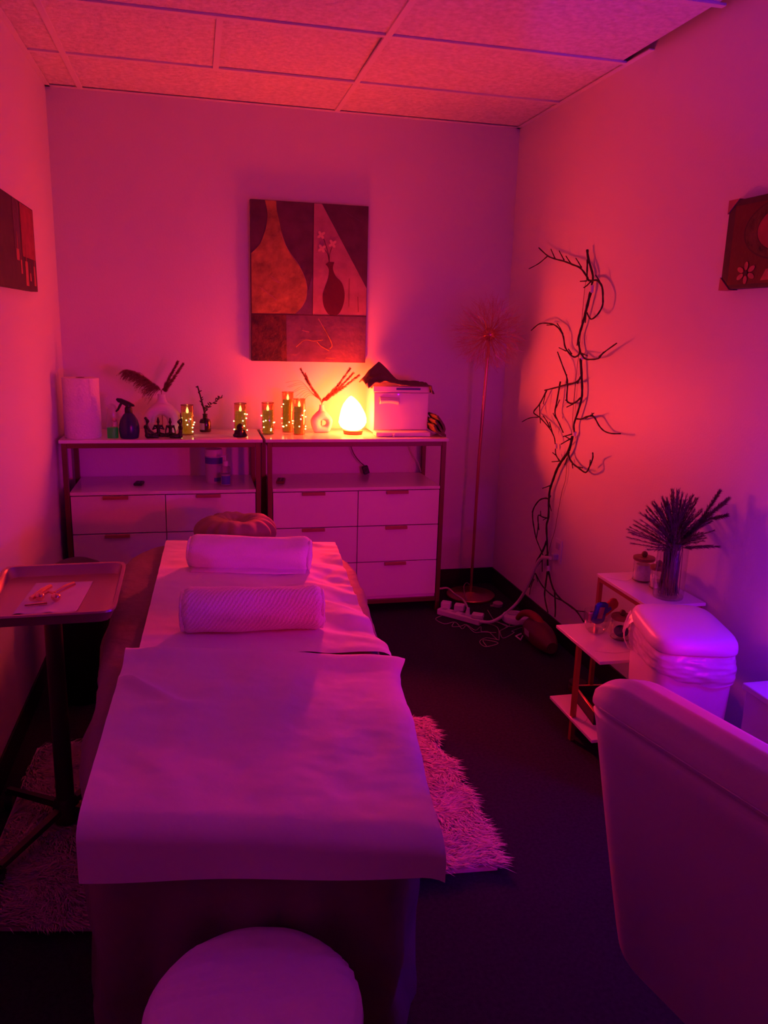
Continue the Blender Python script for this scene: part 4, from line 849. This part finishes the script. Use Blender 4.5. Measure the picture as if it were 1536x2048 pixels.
# LED candles in smoked glass
def candle(label, c, h, seed, h_in=None):
    t = thing('led_candle', label, 'candle', c, seed*.7, 'LED candles in smoked glass on the cabinet tops')
    r = .031; hw_ = (h_in or h-.038)
    MB().lathe([(.0285, .002), (r-.001, .004), (r, .010), (r, h-.003), (r-.0015, h)], n=32, cap=False).build('glass_cylinder', M['smoke_glass'], t)
    MB().lathe([(0, .0005), (r-.001, .0005), (r-.001, .005), (0, .005)], n=32).build('glass_base', M['smoke_glass'], t)
    rm = MB(); rm.tube([(math.cos(2*PI*k/32)*r, math.sin(2*PI*k/32)*r, h) for k in range(33)], .0014, 6); rm.build('rim', M['wood'], t)
    MB().lathe([(0, .006), (.0265, .006), (.0265, hw_-.002), (.0255, hw_), (.012, hw_-.001), (0, hw_-.002)], n=28).build('wax', M['olive_wax'], t)
    MB().lathe([(0, hw_-.003), (.0045, hw_), (.0068, hw_+.006), (.0058, hw_+.014), (.0030, hw_+.022), (0, hw_+.028)], n=14).build('flame', M['flame'], t)
    rg = random.Random(seed); w_ = []
    for k in range(11):
        a = -PI/2-1.55+3.1*rg.random() if k < 8 else rg.random()*PI; z = .016+(hw_-.028)*rg.random()
        x, y = math.cos(a-seed*.7)*(r+.0025), math.sin(a-seed*.7)*(r+.0025)
        MB().sphere((x, y, z), .0036, 8, 6).build('fairy_light', M['bulb'], t); w_.append((math.atan2(y, x), z))
    MB().tube([(math.cos(a/8)*(r+.0012), math.sin(a/8)*(r+.0012), .012+(hw_-.025)*a/180) for a in range(180)], .0004, 4).build('wire', M['wire'], t)
    return t
candle('LED candle standing on white papers beside the yoga figurines', (-.047, 4.072, CT+.0022), .146, 1)
candle('LED candle standing behind the squat round headed figurine', (.215, 4.100, CT), .155, 2)
candle('LED candle at the inner edge of the right cabinet, shortest of its three', (.353, 4.090, CT), .160, 3)
candle('tallest LED candle, second from the left on the right cabinet', (.464, 4.170, CT), .208, 4)
candle('LED candle touching the right side of the tallest candle', (.512, 4.075, CT), .182, 5)

# amber bottle with eucalyptus twigs
ab = thing('amber_bottle', 'small dark apothecary bottle between two candles on the left cabinet', 'bottle', (.040, 4.185, CT))
MB().lathe([(0, 0), (.027, 0), (.029, .004), (.029, .052), (.024, .064), (.012, .070), (.0115, .086), (.013, .088), (.013, .092), (.010, .092), (.009, .075), (0, .075)], n=28).build('bottle', M['amber'], ab)
MB().add([(math.cos(a)*.0294, math.sin(a)*.0294, z) for z in (.012, .046) for a in [-2.9+.12*k for k in range(11)]], [(k, k+1, 12+k, 11+k) for k in range(10)]).build('label', M['label_white'], ab)
def leaftwig(label, base, path, leaves, r):
    t = thing('eucalyptus_twig', label, 'dried twig', base); pts = smooth_path([Vector(p)-Vector(base) for p in path], 6)
    MB().tube(pts, [r*(1-.4*i/len(pts)) for i in range(len(pts))], 6).build('stem', M['eucalyptus'], t); rg = random.Random(leaves)
    for k in range(leaves):
        i = int(len(pts)*(.30+.69*k/leaves)); i = min(i, len(pts)-1); p = pts[i]; a = rg.uniform(-1, 1)
        d = Vector((rg.uniform(-1, 1), rg.uniform(-.6, .3), rg.uniform(-.1, 1))).normalized(); s = d.orthogonal().normalized(); L = rg.uniform(.014, .024)
        q = [p, p+d*L*.3+s*L*.2, p+d*L*.75+s*L*.17, p+d*L, p+d*L*.75-s*L*.17, p+d*L*.3-s*L*.2]
        MB().add(q, [(0, 1, 2, 3), (0, 3, 4, 5)]).build('leaf', M['eucalyptus'], t, solid=.0008)
bb = (.040, 4.185, CT+.078)
leaftwig('thick bare twig leaning left in the dark apothecary bottle', bb, [bb, (.036, 4.183, CT+.11), (.022, 4.18, CT+.17), (.006, 4.175, CT+.235)], 9, .0055)
leaftwig('leafy eucalyptus twig leaning right in the dark apothecary bottle', bb, [bb, (.045, 4.18, CT+.11), (.075, 4.17, CT+.145), (.105, 4.165, CT+.165), (.125, 4.16, CT+.18)], 16, .0018)
leaftwig('short leafy eucalyptus twig at the mouth of the dark apothecary bottle', bb, [bb, (.040, 4.17, CT+.105), (.055, 4.16, CT+.125), (.062, 4.155, CT+.13)], 9, .0018)
for k, (x, y, a, wd) in enumerate(((.085, 3.985, .06, .20), (.080, 3.995, -.02, .19))):
    o = MB().box((0, 0, 0), (wd, .16-.02*k, .001)).build('paper_leaflet', M['paper'], smooth=False); o.location = (x, y, CT+.0008+.0012*k); o.rotation_euler = (0, 0, a)
    tag(o, ('white paper leaflet under another one on the left cabinet', 'white paper leaflet lying on top of another one on the left cabinet')[k], 'paper')

# salt lamp
sl = thing('salt_lamp', 'glowing orange salt rock lamp on a wooden foot, on the right cabinet', 'lamp', (.797, 4.085, CT))
MB().lathe([(0, 0), (.044, 0), (.050, .005), (.052, .016), (.050, .020), (0, .020)], n=32).build('wooden_foot', M['wood'], sl)
def rock(u, v):
    q = 2*PI*u; prof = [(.0, .019), (.040, .020), (.062, .036), (.076, .065), (.073, .095), (.058, .128), (.038, .165), (.018, .190), (0, .200)]
    k = v*(len(prof)-1); i = min(int(k), len(prof)-2); f = k-i; r = prof[i][0]*(1-f)+prof[i+1][0]*f; z = prof[i][1]*(1-f)+prof[i+1][1]*f
    r *= 1+.16*N3(math.cos(q)*1.6, math.sin(q)*1.6, z*16)
    return (r*math.cos(q)-.012*max(0, (z-.09)/.1), r*math.sin(q), z)
MB().grid(rock, 20, 12, True).build('salt_rock', M['salt'], sl, smooth=False)

for pos, pw_, colr, to, cone, bl in (((-.017, -.115, .20), 92.0, (1.0, 0.012, 0.07), (.55, 2.4, .45), 74, .7), ((.003, -.065, .222), 4.0, (1.0, 0.030, 0.10), (1.65, 3.0, 1.8), 110, .8)):  # fill spots added outside the rock to brighten table, rug and right wall
    so = lamp('salt_lamp_fill', 'SPOT', pos, pw_, colr, 0.04, aim(Vector(pos)+sl.location, to), math.radians(cone), bl); so.parent = sl

# towel warmer with cloths
tw = thing('towel_warmer', 'white boxy towel warmer cabinet to the right of the salt lamp', 'towel warmer', (1.047, 4.163, CT))
MB().box((0, .000, .125), (.298, .200, .232)).build('housing', M['white_plastic'], tw, bevel=.006, seg=3)
MB().box((0, -.104, .122), (.296, .014, .195)).build('door', M['white_plastic'], tw, bevel=.004)
MB().box((0, -.104, .238), (.306, .020, .030)).build('control_panel', M['white_plastic'], tw, bevel=.003)
MB().box((.035, -.1145, .240), (.13, .0015, .011)).build('display_strip', M['bluelabel'], tw)
MB().sphere((-.018, -.114, .212), (.0045, .003, .0035), 10, 8).build('power_light', M['led_purple'], tw)
hm = MB().grid(lambda u, v: (-.118+.105*u, -.112-.012*math.sin(v*PI), .198-.036*v+.008*math.sin(u*PI)*(v-.2)-.004*u), 20, 8); hm.build('door_grip', M['white_plastic'], tw, solid=.003)
bt = MB(); bt.box((-.005, -.155, .012), (.290, .085, .022)); bt.build('drip_tray', M['white_plastic'], tw, bevel=.003)
MB().box((-.020, -.199, .020), (.20, .004, .005)).build('tray_lip', M['white_plastic'], tw)
MB().lathe([(0, 0), (.007, 0), (.007, .016), (0, .018)], (-.060, -.206, .0), 12).build('foot', M['white_plastic'], tw)
tc = thing('dark_towel', 'rumpled dark towel heaped over the towel warmer, peaked at the left', 'towel', (1.047, 4.153, CT+.256))
def heap(u, v):
    x = -.190+.355*u; y = -.135+.225*v
    z = .004+.085*max(0, 1-abs(x+.105)/.105)*max(0, 1-abs(v-.62)/.40)+.012*max(0, 1-abs(x+.1)/.1)+.016*(1-u)+.012*abs(N3(u*6+v*3, v*7, 4))+.007*math.sin(v*20+u*5+3*N3(u*3, v*3))*(.4+.6*(1-v))*min(1, u*5+.3)
    if u < .10: z -= (.10-u)*.2
    if v < .12: z -= (.12-v)*.10; y += .0
    if u > .9: z -= (u-.9)*.35; 
    e = min(v*6, 1)
    return (x, y-.012*(1-v), max(z, .0035 if abs(x) < .15 else -.035))
MB().grid(heap, 60, 46).build('cloth', M['darktowel'], tc, solid=.006, angle=3.2)
dt = thing('folded_towel', 'small dark folded towel curled at the right end of the right cabinet', 'towel', (1.232, 4.03, CT))
for r0, k in ((.030, 0), (.020, 1), (.040, 2)):
    MB().grid(lambda u, v, r0=r0, k=k: (-.035+.008*k+math.sin(u*PI*.8)*(.022+.010*k)+.05*max(0, u-.45)*(2-k), -.09+.17*v, .008+.013*k*0+(1-u)**1.5*(.055+.018*k)+.004*N3(u*5, v*5, k)+.006*k), 24, 14).build('fold', M['darktowel'], dt, solid=.012, angle=3.2)

# things in the open shelf of the cabinets
SZ = 0.69
wc = thing('wipes_canister', 'white wipes canister with blue labels standing on the inner shelf of the left cabinet', 'canister', (.078, 4.105, SZ))
MB().lathe([(0, 0), (.042, 0), (.044, .004), (.044, .135), (.041, .140), (0, .140)], n=32).build('body', M['label_white'], wc)
MB().lathe([(.043, .138), (.045, .141), (.045, .168), (.042, .173), (0, .174)], n=32).build('lid', M['white_plastic'], wc)
for z0, z1, a0, a1, mm in ((.100, .132, -3.0, -.2, M['bluelabel']), (.010, .030, -1.6, -.7, M['bluelabel'])):
    MB().add([(math.cos(a0+(a1-a0)*k/16)*.0446, math.sin(a0+(a1-a0)*k/16)*.0446, z) for z in (z0, z1) for k in range(17)], [(k, k+1, 18+k, 17+k) for k in range(16)]).build('label_band', mm, wc)
pb_ = thing('pump_bottle', 'clear pump bottle with a blue label in front of the wipes canister', 'bottle', (.133, 4.012, SZ))
MB().lathe([(0, 0), (.024, 0), (.026, .004), (.026, .085), (.021, .097), (.012, .102), (0, .102)], n=28).build('bottle', M['clear_glass'], pb_)
MB().lathe([(.0135, .100), (.0135, .124), (.008, .128), (.0035, .130), (.0035, .150), (0, .150)], n=18).tube([(0, 0, .150), (-.006, -.004, .152), (-.024, -.010, .148)], [.005, .0045, .0035], 8).build('pump', M['white_plastic'], pb_)
MB().add([(math.cos(-2.5+1.9*k/14)*.0265, math.sin(-2.5+1.9*k/14)*.0265, z) for z in (.010, .052) for k in range(15)], [(k, k+1, 16+k, 15+k) for k in range(14)]).build('label', M['bluelabel'], pb_)
MB().lathe([(0, .003), (.0235, .003), (.0235, .06), (0, .06)], n=24).build('liquid', M['label_white'], pb_)
def remote(label, c, d, rz, m):
    t = thing('remote_control', label, 'remote', c, rz)
    MB().box((0, 0, d[2]/2), d).build('body', m, t, bevel=.004, seg=3)
    bt = MB()
    for i in range(2):
        for j in range(4): bt.lathe([(.0045, 0), (.0045, .0012), (0, .0012)], ((i-.5)*d[0]*.42, (j-1.5)*d[1]*.2, d[2]), 10)
    bt.build('buttons', M['black'], t); return t
remote('small black remote lying on the inner shelf of the left cabinet', (-.292, 4.075, SZ), (.042, .075, .012), -.12, M['black'])
remote('reddish brown remote lying at the left end of the right cabinet shelf', (.417, 4.075, SZ), (.042, .105, .014), -.18, M['remote_red'])
dm = thing('dimmer_switch', 'black inline dimmer hanging on its cord below the salt lamp', 'dimmer switch', (.908, 4.262, SZ))
o = MB().box((0, 0, .024), (.034, .024, .046), ry=-.3).build('body', M['black'], dm, bevel=.005)
MB().sphere((-.003, -.014, .026), (.008, .004, .008), 10, 8).build('dial', M['black'], dm)
MB().tube([(p[0]-.908, p[1]-4.262, p[2]-SZ) for p in smooth_path([(.805, 4.285, .925), (.815, 4.280, .88), (.838, 4.275, .81), (.87, 4.268, .765), (.900, 4.262, .738)], 6)], .0028, 8).build('cord', M['wire'], dm)
co = MB().tube(smooth_path([(1.125, 4.285, .915), (1.150, 4.280, .86), (1.185, 4.275, .79), (1.215, 4.27, .745), (1.232, 4.268, .695)], 6), .0028, 8).build('power_cord', M['cord_white']); co.parent = tw; co.location = (-1.047, -4.163, -CT)

# ------------------------------------------------------------------ paintings
PX0, PX1, PZ0, PZ1 = 0.286, 0.895, 1.300, 2.100
pg = thing('painting', 'brown canvas painting of two vases hanging above the salt lamp', 'painting', ((PX0+PX1)/2, YB, (PZ0+PZ1)/2))
pw, ph = PX1-PX0, PZ1-PZ0
MB().box((0, -.0155, 0), (pw, .029, ph)).build('canvas', M['p_plum'], pg, bevel=.002)
def cv(x, y):                                   # crop pixels of the canvas -> canvas plane
    t = (y-(95+(x-118)*.0736))/(1773-(x-118)*0.043); xl_, xr_ = 118+17*t, 1408-36*t
    return ((x-xl_)/(xr_-xl_)-.5)*pw, (.5-t)*ph
lay = [0]
def paint(name, pts, m, d=None):
    lay[0] += 1; y = -.0302-.00025*lay[0]; q = [cv(*p) for p in pts]
    return MB().prism(q, y, y+.0004, lambda a, b, d_: (a, d_, b)).build(name, m, pg, smooth=False)
paint('painted_panel', [(800, 150), (890, 158), (1385, 1070), (1380, 1375), (787, 1360)], M['p_rose'])
paint('painted_panel', [(137, 1345), (500, 1352), (510, 1880), (140, 1862)], M['p_brown'])
paint('painted_panel', [(503, 1352), (1380, 1385), (1372, 1900), (510, 1880)], M['p_violet'])
paint('painted_panel', [(600, 1345), (700, 1180), (740, 1080), (790, 900), (787, 1355)], M['p_violet'])
bigv = [(275, 112), (395, 120), (402, 220), (425, 320), (450, 440), (520, 640), (600, 760), (660, 850), (705, 960), (727, 1070), (718, 1180), (670, 1270), (600, 1340), (137, 1330), (130, 672), (175, 630), (225, 570), (262, 480), (290, 380), (302, 250)]
SP = lambda pts: [(p.x, p.y) for p in smooth_path([(x, y, 0) for x, y in pts], 4)]
bigv = [bigv[0]]+SP(bigv[1:13])+[bigv[13]]+SP(bigv[14:]+[bigv[0]])[:-1]
paint('painted_vase', bigv, M['p_ochre'])
paint('painted_vase', [(930, 800), (965, 778)]+SP([(1025, 780), (1010, 850), (1040, 930), (1110, 1010), (1140, 1120), (1130, 1230), (1090, 1330), (1040, 1368), (1000, 1368), (955, 1345), (910, 1260), (897, 1150), (920, 1060), (955, 960), (965, 860), (930, 800)])[:-1], M['p_maroon'])
def stroke(name, pts, wpx, m):
    P = [Vector(cv(p.x, p.y)) for p in smooth_path([(x, y, 0) for x, y in pts], 5)]; w2 = wpx*.7/1290*pw/2; L, R_ = [], []
    for i, p in enumerate(P):
        t = (P[min(i+1, len(P)-1)]-P[max(i-1, 0)]).normalized(); nrm = Vector((-t.y, t.x)); L.append(p+nrm*w2); R_.append(p-nrm*w2)
    lay[0] += 1; y = -.0302-.00025*lay[0]
    vs = [(q.x, y, q.y) for a, b in zip(L, R_) for q in (a, b)]; return MB().add(vs, [(2*i, 2*i+1, 2*i+3, 2*i+2) for i in range(len(P)-1)]).build(name, m, pg, smooth=False)
stroke('painted_line', [(137, 1338), (500, 1350), (1382, 1380)], 14, M['p_line'])
stroke('painted_line', [(800, 150), (787, 1360)], 9, M['p_line'])
for s_ in ([(970, 780), (960, 690), (930, 590), (905, 520)], [(970, 780), (975, 690), (1000, 620)], [(968, 780), (955, 700), (925, 650)]): stroke('painted_stem', s_, 8, M['p_line'])
for (fx, fy) in ((880, 487), (1005, 582), (887, 632)):
    for k in range(4):
        a = PI/4+k*PI/2+.2; c_ = (fx+26*math.cos(a), fy+26*math.sin(a))
        paint('painted_petal', [(c_[0]+24*math.cos(a)*math.cos(b)-15*math.sin(a)*math.sin(b), c_[1]+24*math.sin(a)*math.cos(b)+15*math.cos(a)*math.sin(b)) for b in [2*PI*i/10 for i in range(10)]], M['p_petal'])
for s_, wd, mm in (([(895, 1480), (940, 1560), (985, 1650), (1000, 1710), (975, 1740)], 14, M['p_ochre']), ([(835, 1660), (880, 1710), (970, 1765)], 12, M['p_ochre']), ([(675, 1530), (750, 1548)], 8, M['p_rose']), ([(610, 1715), (700, 1640), (800, 1650), (900, 1640)], 9, M['p_ochre']), ([(850, 1400), (895, 1480)], 7, M['p_rose']), ([(930, 1845), (1040, 1855)], 7, M['p_ochre']), ([(215, 1040), (330, 1130), (400, 1190)], 7, M['p_rose']), ([(330, 920), (430, 1000), (350, 960)], 6, M['p_rose']), ([(1150, 250), (1330, 360)], 6, M['p_violet']), ([(1190, 960), (1185, 1270)], 7, M['p_maroon']), ([(1285, 1160), (1290, 1330)], 7, M['p_maroon']), ([(430, 440), (520, 640), (660, 850), (727, 1070), (670, 1270)], 6, M['p_rose'])):
    stroke('painted_stroke', s_, wd, mm)

lp = thing('painting', 'dark red canvas cut by the left edge of the picture, on the left wall', 'painting', (XL, 3.20, 1.752))
MB().box((.016, 0, 0), (.030, .78, .316)).build('canvas', M['p_dark'], lp, bevel=.002)
def lquad(name, y0, y1, z0, z1, m, k=1, taper=0.0):
    MB().prism([(y0, z0), (y1, z0), (y1-taper, z1), (y0+taper, z1)], .0312+.0002*k, .0316+.0002*k, lambda a, b, d: (d, a-3.20, b-1.752)).build(name, m, lp, smooth=False)
lquad('painted_panel', 3.33, 3.575, 1.715, 1.905, M['p_red'], 1)
lquad('painted_panel', 3.20, 3.30, 1.70, 1.905, M['p_plum'], 1)
for y0, z0, z1, wd in ((3.22, 1.695, 1.735, .05), (3.36, 1.61, 1.70, .055), (3.52, 1.615, 1.69, .04), (3.44, 1.63, 1.66, .03), (3.28, 1.65, 1.70, .03)):
    lquad('painted_candle', y0, y0+wd, z0, z1, M['p_glow'], 2, .004)
    lquad('painted_candle', y0+wd*.35, y0+wd*.65, z1, z1+.06, M['p_red'], 3, .004)
rp = thing('painting', 'dark canvas of a plate and flower with cardboard corner guards, at the right edge', 'painting', (XR, 2.12, 1.783))
MB().box((-.016, 0, 0), (.030, .53, .272)).build('canvas', M['p_dark'], rp, bevel=.002)
def rpoly_(name, pts, m, k): MB().prism([(y-2.12, z-1.783) for y, z in pts], -.0312-.0004*k, -.0316-.0004*k, lambda a, b, d: (d, a, b)).build(name, m, rp, smooth=False)
rpoly_('painted_panel', [(2.35, 1.66), (2.35, 1.90), (1.88, 1.90), (1.88, 1.66)], M['p_maroon'], 1)
def ell(cy, cz, ry, rz_, n=40): return [(cy+ry*math.cos(2*PI*i/n), cz+rz_*math.sin(2*PI*i/n)) for i in range(n)]
rpoly_('painted_plate', ell(2.12, 1.815, .175, .090), M['p_line'], 2); rpoly_('painted_plate', ell(2.12, 1.815, .168, .085), M['p_brown'], 3)
rpoly_('painted_plate', ell(2.10, 1.815, .135, .070), M['p_line'], 4); rpoly_('painted_plate', ell(2.10, 1.815, .130, .067), M['p_red'], 5)
for k in range(6):
    a = k*PI/3+.5; cy, cz = 2.262+.030*math.cos(a), 1.693+.021*math.sin(a)
    rpoly_('painted_petal', [(cy+.017*math.cos(a)*math.cos(b)-.009*math.sin(a)*math.sin(b), cz+.013*math.sin(a)*math.cos(b)+.008*math.cos(a)*math.sin(b)) for b in [2*PI*i/10 for i in range(10)]], M['p_glow'], 6)
rpoly_('painted_petal', ell(2.262, 1.693, .008, .007, 10), M['p_line'], 7)
rpoly_('painted_panel', [(2.19, 1.668), (1.90, 1.668), (1.90, 1.70), (2.17, 1.70)], M['p_glow'], 6)
for sy, sz in ((1, 1), (1, -1), (-1, 1), (-1, -1)):
    MB().prism([(sy*.268, sz*.139), (sy*.215, sz*.139), (sy*.268, sz*.098)], -.034, -.001, lambda a, b, d: (d, a, b)).build('corner_guard', M['cardboard'], rp, smooth=False)

# ------------------------------------------------------------------ dandelion floor lamp
fl = thing('floor_lamp', 'copper floor lamp with a dandelion burst of fine wires in the far right corner', 'floor lamp', (1.505, 4.09, 0))
MB().lathe([(0, 0), (.138, 0), (.140, .004), (.140, .012), (.136, .016), (.03, .020), (.016, .028), (.012, .06), (0, .06)], n=44).build('base', M['copper'], fl)
MB().tube([(0, 0, .02), (.004, 0, .8), (.012, -.03, 1.44)], .0085, 12).build('pole', M['copper'], fl)
MB().sphere((.012, -.03, 1.470), .036, 22, 14).build('ball', M['copper'], fl)
rg = random.Random(5); ctr = Vector((.012, -.03, 1.470))
for k in range(84):
    z = 1-2*(k+.5)/84; r = math.sqrt(1-z*z); q = k*2.39996; d = Vector((r*math.cos(q), r*math.sin(q), z))
    wob = Vector((rg.uniform(-.2, .2), rg.uniform(-.2, .2), rg.uniform(-.2, .2))); L = rg.uniform(.18, .225)
    if ctr.y+4.09+d.y*L > YB-.012: L = (YB-.014-ctr.y-4.09)/d.y
    if ctr.x+1.505+d.x*L > XR-.012: L = min(L, (XR-.014-ctr.x-1.505)/d.x)
    mb = MB(); a = d.orthogonal().normalized(); b_ = d.cross(a); k1 = rg.uniform(.055, .10)
    def keep(e):
        if e.y+4.09 > YB-.006: e.y = YB-.006-4.09
        if e.x+1.505 > XR-.006: e.x = XR-.006-1.505
        return e
    mb.tube([ctr+d*.028, ctr+d*k1], .0017, 5)
    for j in range(5):
        an = j*PI*.4+rg.random()*2; o1 = (a*math.cos(an)+b_*math.sin(an)); sp_ = rg.uniform(.12, .42)
        p2_ = keep(ctr+(d+o1*sp_*.6+wob*.2).normalized()*L*rg.uniform(.55, .75)); e1 = keep(ctr+(d+o1*sp_+wob*.8).normalized()*L*rg.uniform(.85, 1.03))
        mb.tube([ctr+d*k1, p2_, e1], [.0007, .0006, .0005], 4)
        e2 = keep(ctr+(d+o1*sp_*1.5-wob).normalized()*L*rg.uniform(.8, 1.0)); mb.tube([p2_, e2], .0005, 4)
    mb.build('wire_spray', M['copper'], fl, smooth=False)
MB().tube([(p[0]-1.505, p[1]-4.09, p[2]) for p in smooth_path(LAMP_CORD, 5)], .0025, 6).build('cord', M['cord_thin'], fl)

# ------------------------------------------------------------------ twig garland on the right wall
tg = thing('twig_garland', 'dark leafless twig branch light taped up the right wall beside the floor lamp', 'twig decoration', (1.69, 3.45, .10))
for kind, r, pts in BRANCH:
    P = [(x-1.69, y-3.45, z-.10) for x, y, z in smooth_path(pts, 4)]; n = len(P)
    if kind == 'w': MB().tube(P, .0013, 5).build('wire', M['wire'], tg)
    elif kind == 'x':
        MB().tube([(p[0]+.004, p[1], p[2]) for p in P], r*.0012, 8).build('white_tape', M['tape'], tg)
    else:
        R_ = [r*.00120*(1-.35*i/n)*(1+.12*math.sin(i*2.1)) for i in range(n)]
        MB().tube(P, R_, 7).build('branch' if kind == 'b' else 'twig', M['twig'], tg)

# ------------------------------------------------------------------ outlet, power strip, cords, router, hand vacuum
ol = thing('wall_outlet', 'white wall outlet low on the right wall behind the twigs', 'outlet', (XR, 3.45, .447))
MB().box((-.003, 0, 0), (.006, .072, .116)).build('cover_plate', M['white_plastic'], ol, bevel=.002)
MB().box((-.008, 0, .024), (.006, .034, .03)).build('socket', M['label_white'], ol, bevel=.002)
MB().box((-.018, 0, -.030), (.030, .026, .030)).build('plug', M['label_white'], ol, bevel=.004)
ps = thing('power_strip', 'white power strip on the floor at the right foot of the cabinets', 'power strip', (1.325, 3.745, 0), -.86)
MB().box((0, 0, .018), (.26, .048, .034)).build('body', M['white_plastic'], ps, bevel=.006)
for k in range(4): MB().box((-.095+.06*k, 0, .0352), (.026, .026, .001)).build('socket', M['label_white'], ps)
for x, y, z, d in ((-.105, .030, .050, (.052, .042, .034)), (-.030, .045, .048, (.054, .042, .036)), (.105, .002, .046, (.060, .044, .024))):
    MB().box((x, y, z), d, rz=.3).build('charger', M['white_plastic'], ps, bevel=.005)
MB().tube([(.045, .0, .036), (.045, .004, .075)], [.014, .008], 10).build('plug', M['white_plastic'], ps)
R_ps = Matrix.Rotation(.86, 4, 'Z') @ Matrix.Translation((-1.325, -3.745, 0))
MB().tube([R_ps @ p for p in smooth_path(THICK_CORD, 6)], .0085, 8).build('power_cord', M['cord_white'], ps)
MB().tube([R_ps @ p for p in smooth_path(WHITE_CORD, 6)], .0055, 8).build('charger_cord', M['cord_white'], ps)
TL_ = ['thin cord zigzagging left along the floor in front of the power strip', 'thin looping cord running from the power strip toward the router', 'thin coiled cord end nearest the camera on the floor', 'thin cord bent below the router beside the vacuum', 'thin cord in loops between power strip and router', 'thin cord leaving the lamp foot toward the vacuum']
for L, lab in zip(THIN_CORDS, TL_):
    z_ = .0035+.0012*TL_.index(lab); o = MB().tube(smooth_path([(x, y, z_) for x, y in L], 4), .0019, 6).build('thin_cord', M['cord_thin']); tag(o, lab, 'cord')
ro = thing('router_puck', 'round white puck with a small yellow light on the floor by the right baseboard', 'router', (1.612, 3.675, 0))
MB().lathe([(0, 0), (.066, 0), (.072, .006), (.073, .026), (.069, .034), (0, .037)], n=36).build('body', M['white_plastic'], ro)
MB().lathe([(.0, .037), (.030, .0368), (.031, .040), (0, .041)], (-.01, .02, 0), 24).build('cap', M['label_white'], ro)
MB().sphere((-.042, -.050, .026), .0055, 10, 8).build('status_light', M['led_yellow'], ro)
MB().tube([(math.cos(a)*.080+.035, math.sin(a)*.070, .008+.004*a/6) for a in [k*.35 for k in range(30)]], .004, 6).build('coiled_cord', M['cord_thin'], ro)
sd = thing('small_puck', 'small pale round adapter on the floor behind the router by the lamp base', 'adapter', (1.600, 3.905, 0))
MB().lathe([(0, 0), (.026, 0), (.029, .005), (.028, .020), (.02, .026), (0, .027)], n=26).build('body', M['cord_thin'], sd)
MB().box((-.03, -.005, .006), (.03, .012, .008)).build('plug', M['cord_thin'], sd)
hv = thing('hand_vacuum', 'dark red handheld vacuum lying on the floor beside the right baseboard', 'hand vacuum', (1.595, 3.40, 0), .0)
MB().tube([Vector(p) for p in smooth_path([(-.020, .165, .060), (-.022, .11, .105), (-.012, .05, .128), (0, -.01, .124), (.006, -.06, .100)], 5)], [.013+.0006*i for i in range(21)], 12).build('handle', M['red_plastic'], hv)
def vac(u, v):
    q = 2*PI*u; prof = [(.0, .05), (.045, .045), (.058, .02), (.064, -.03), (.062, -.09), (.054, -.14), (.038, -.19), (.028, -.205), (0, -.205)]
    i = int(round(v*(len(prof)-1))); r, y = prof[i]; return (r*math.cos(q), y, .064+r*math.sin(q)*(.98 if y > -.1 else .98)-.014*max(0, (-y-.08)/.12)-.001)
MB().grid(vac, 28, 9, True).build('body', M['maroon_plastic'], hv, angle=.6)
MB().box((-.064, -.05, .070), (.002, .05, .030), ry=-.1).build('label', M['label_white'], hv)
MB().tube([(-.052, .035, .03), (-.075, .05, .012), (-.070, .0, .012), (-.055, .01, .03)], .004, 6).build('hanging_loop', M['cord_white'], hv)
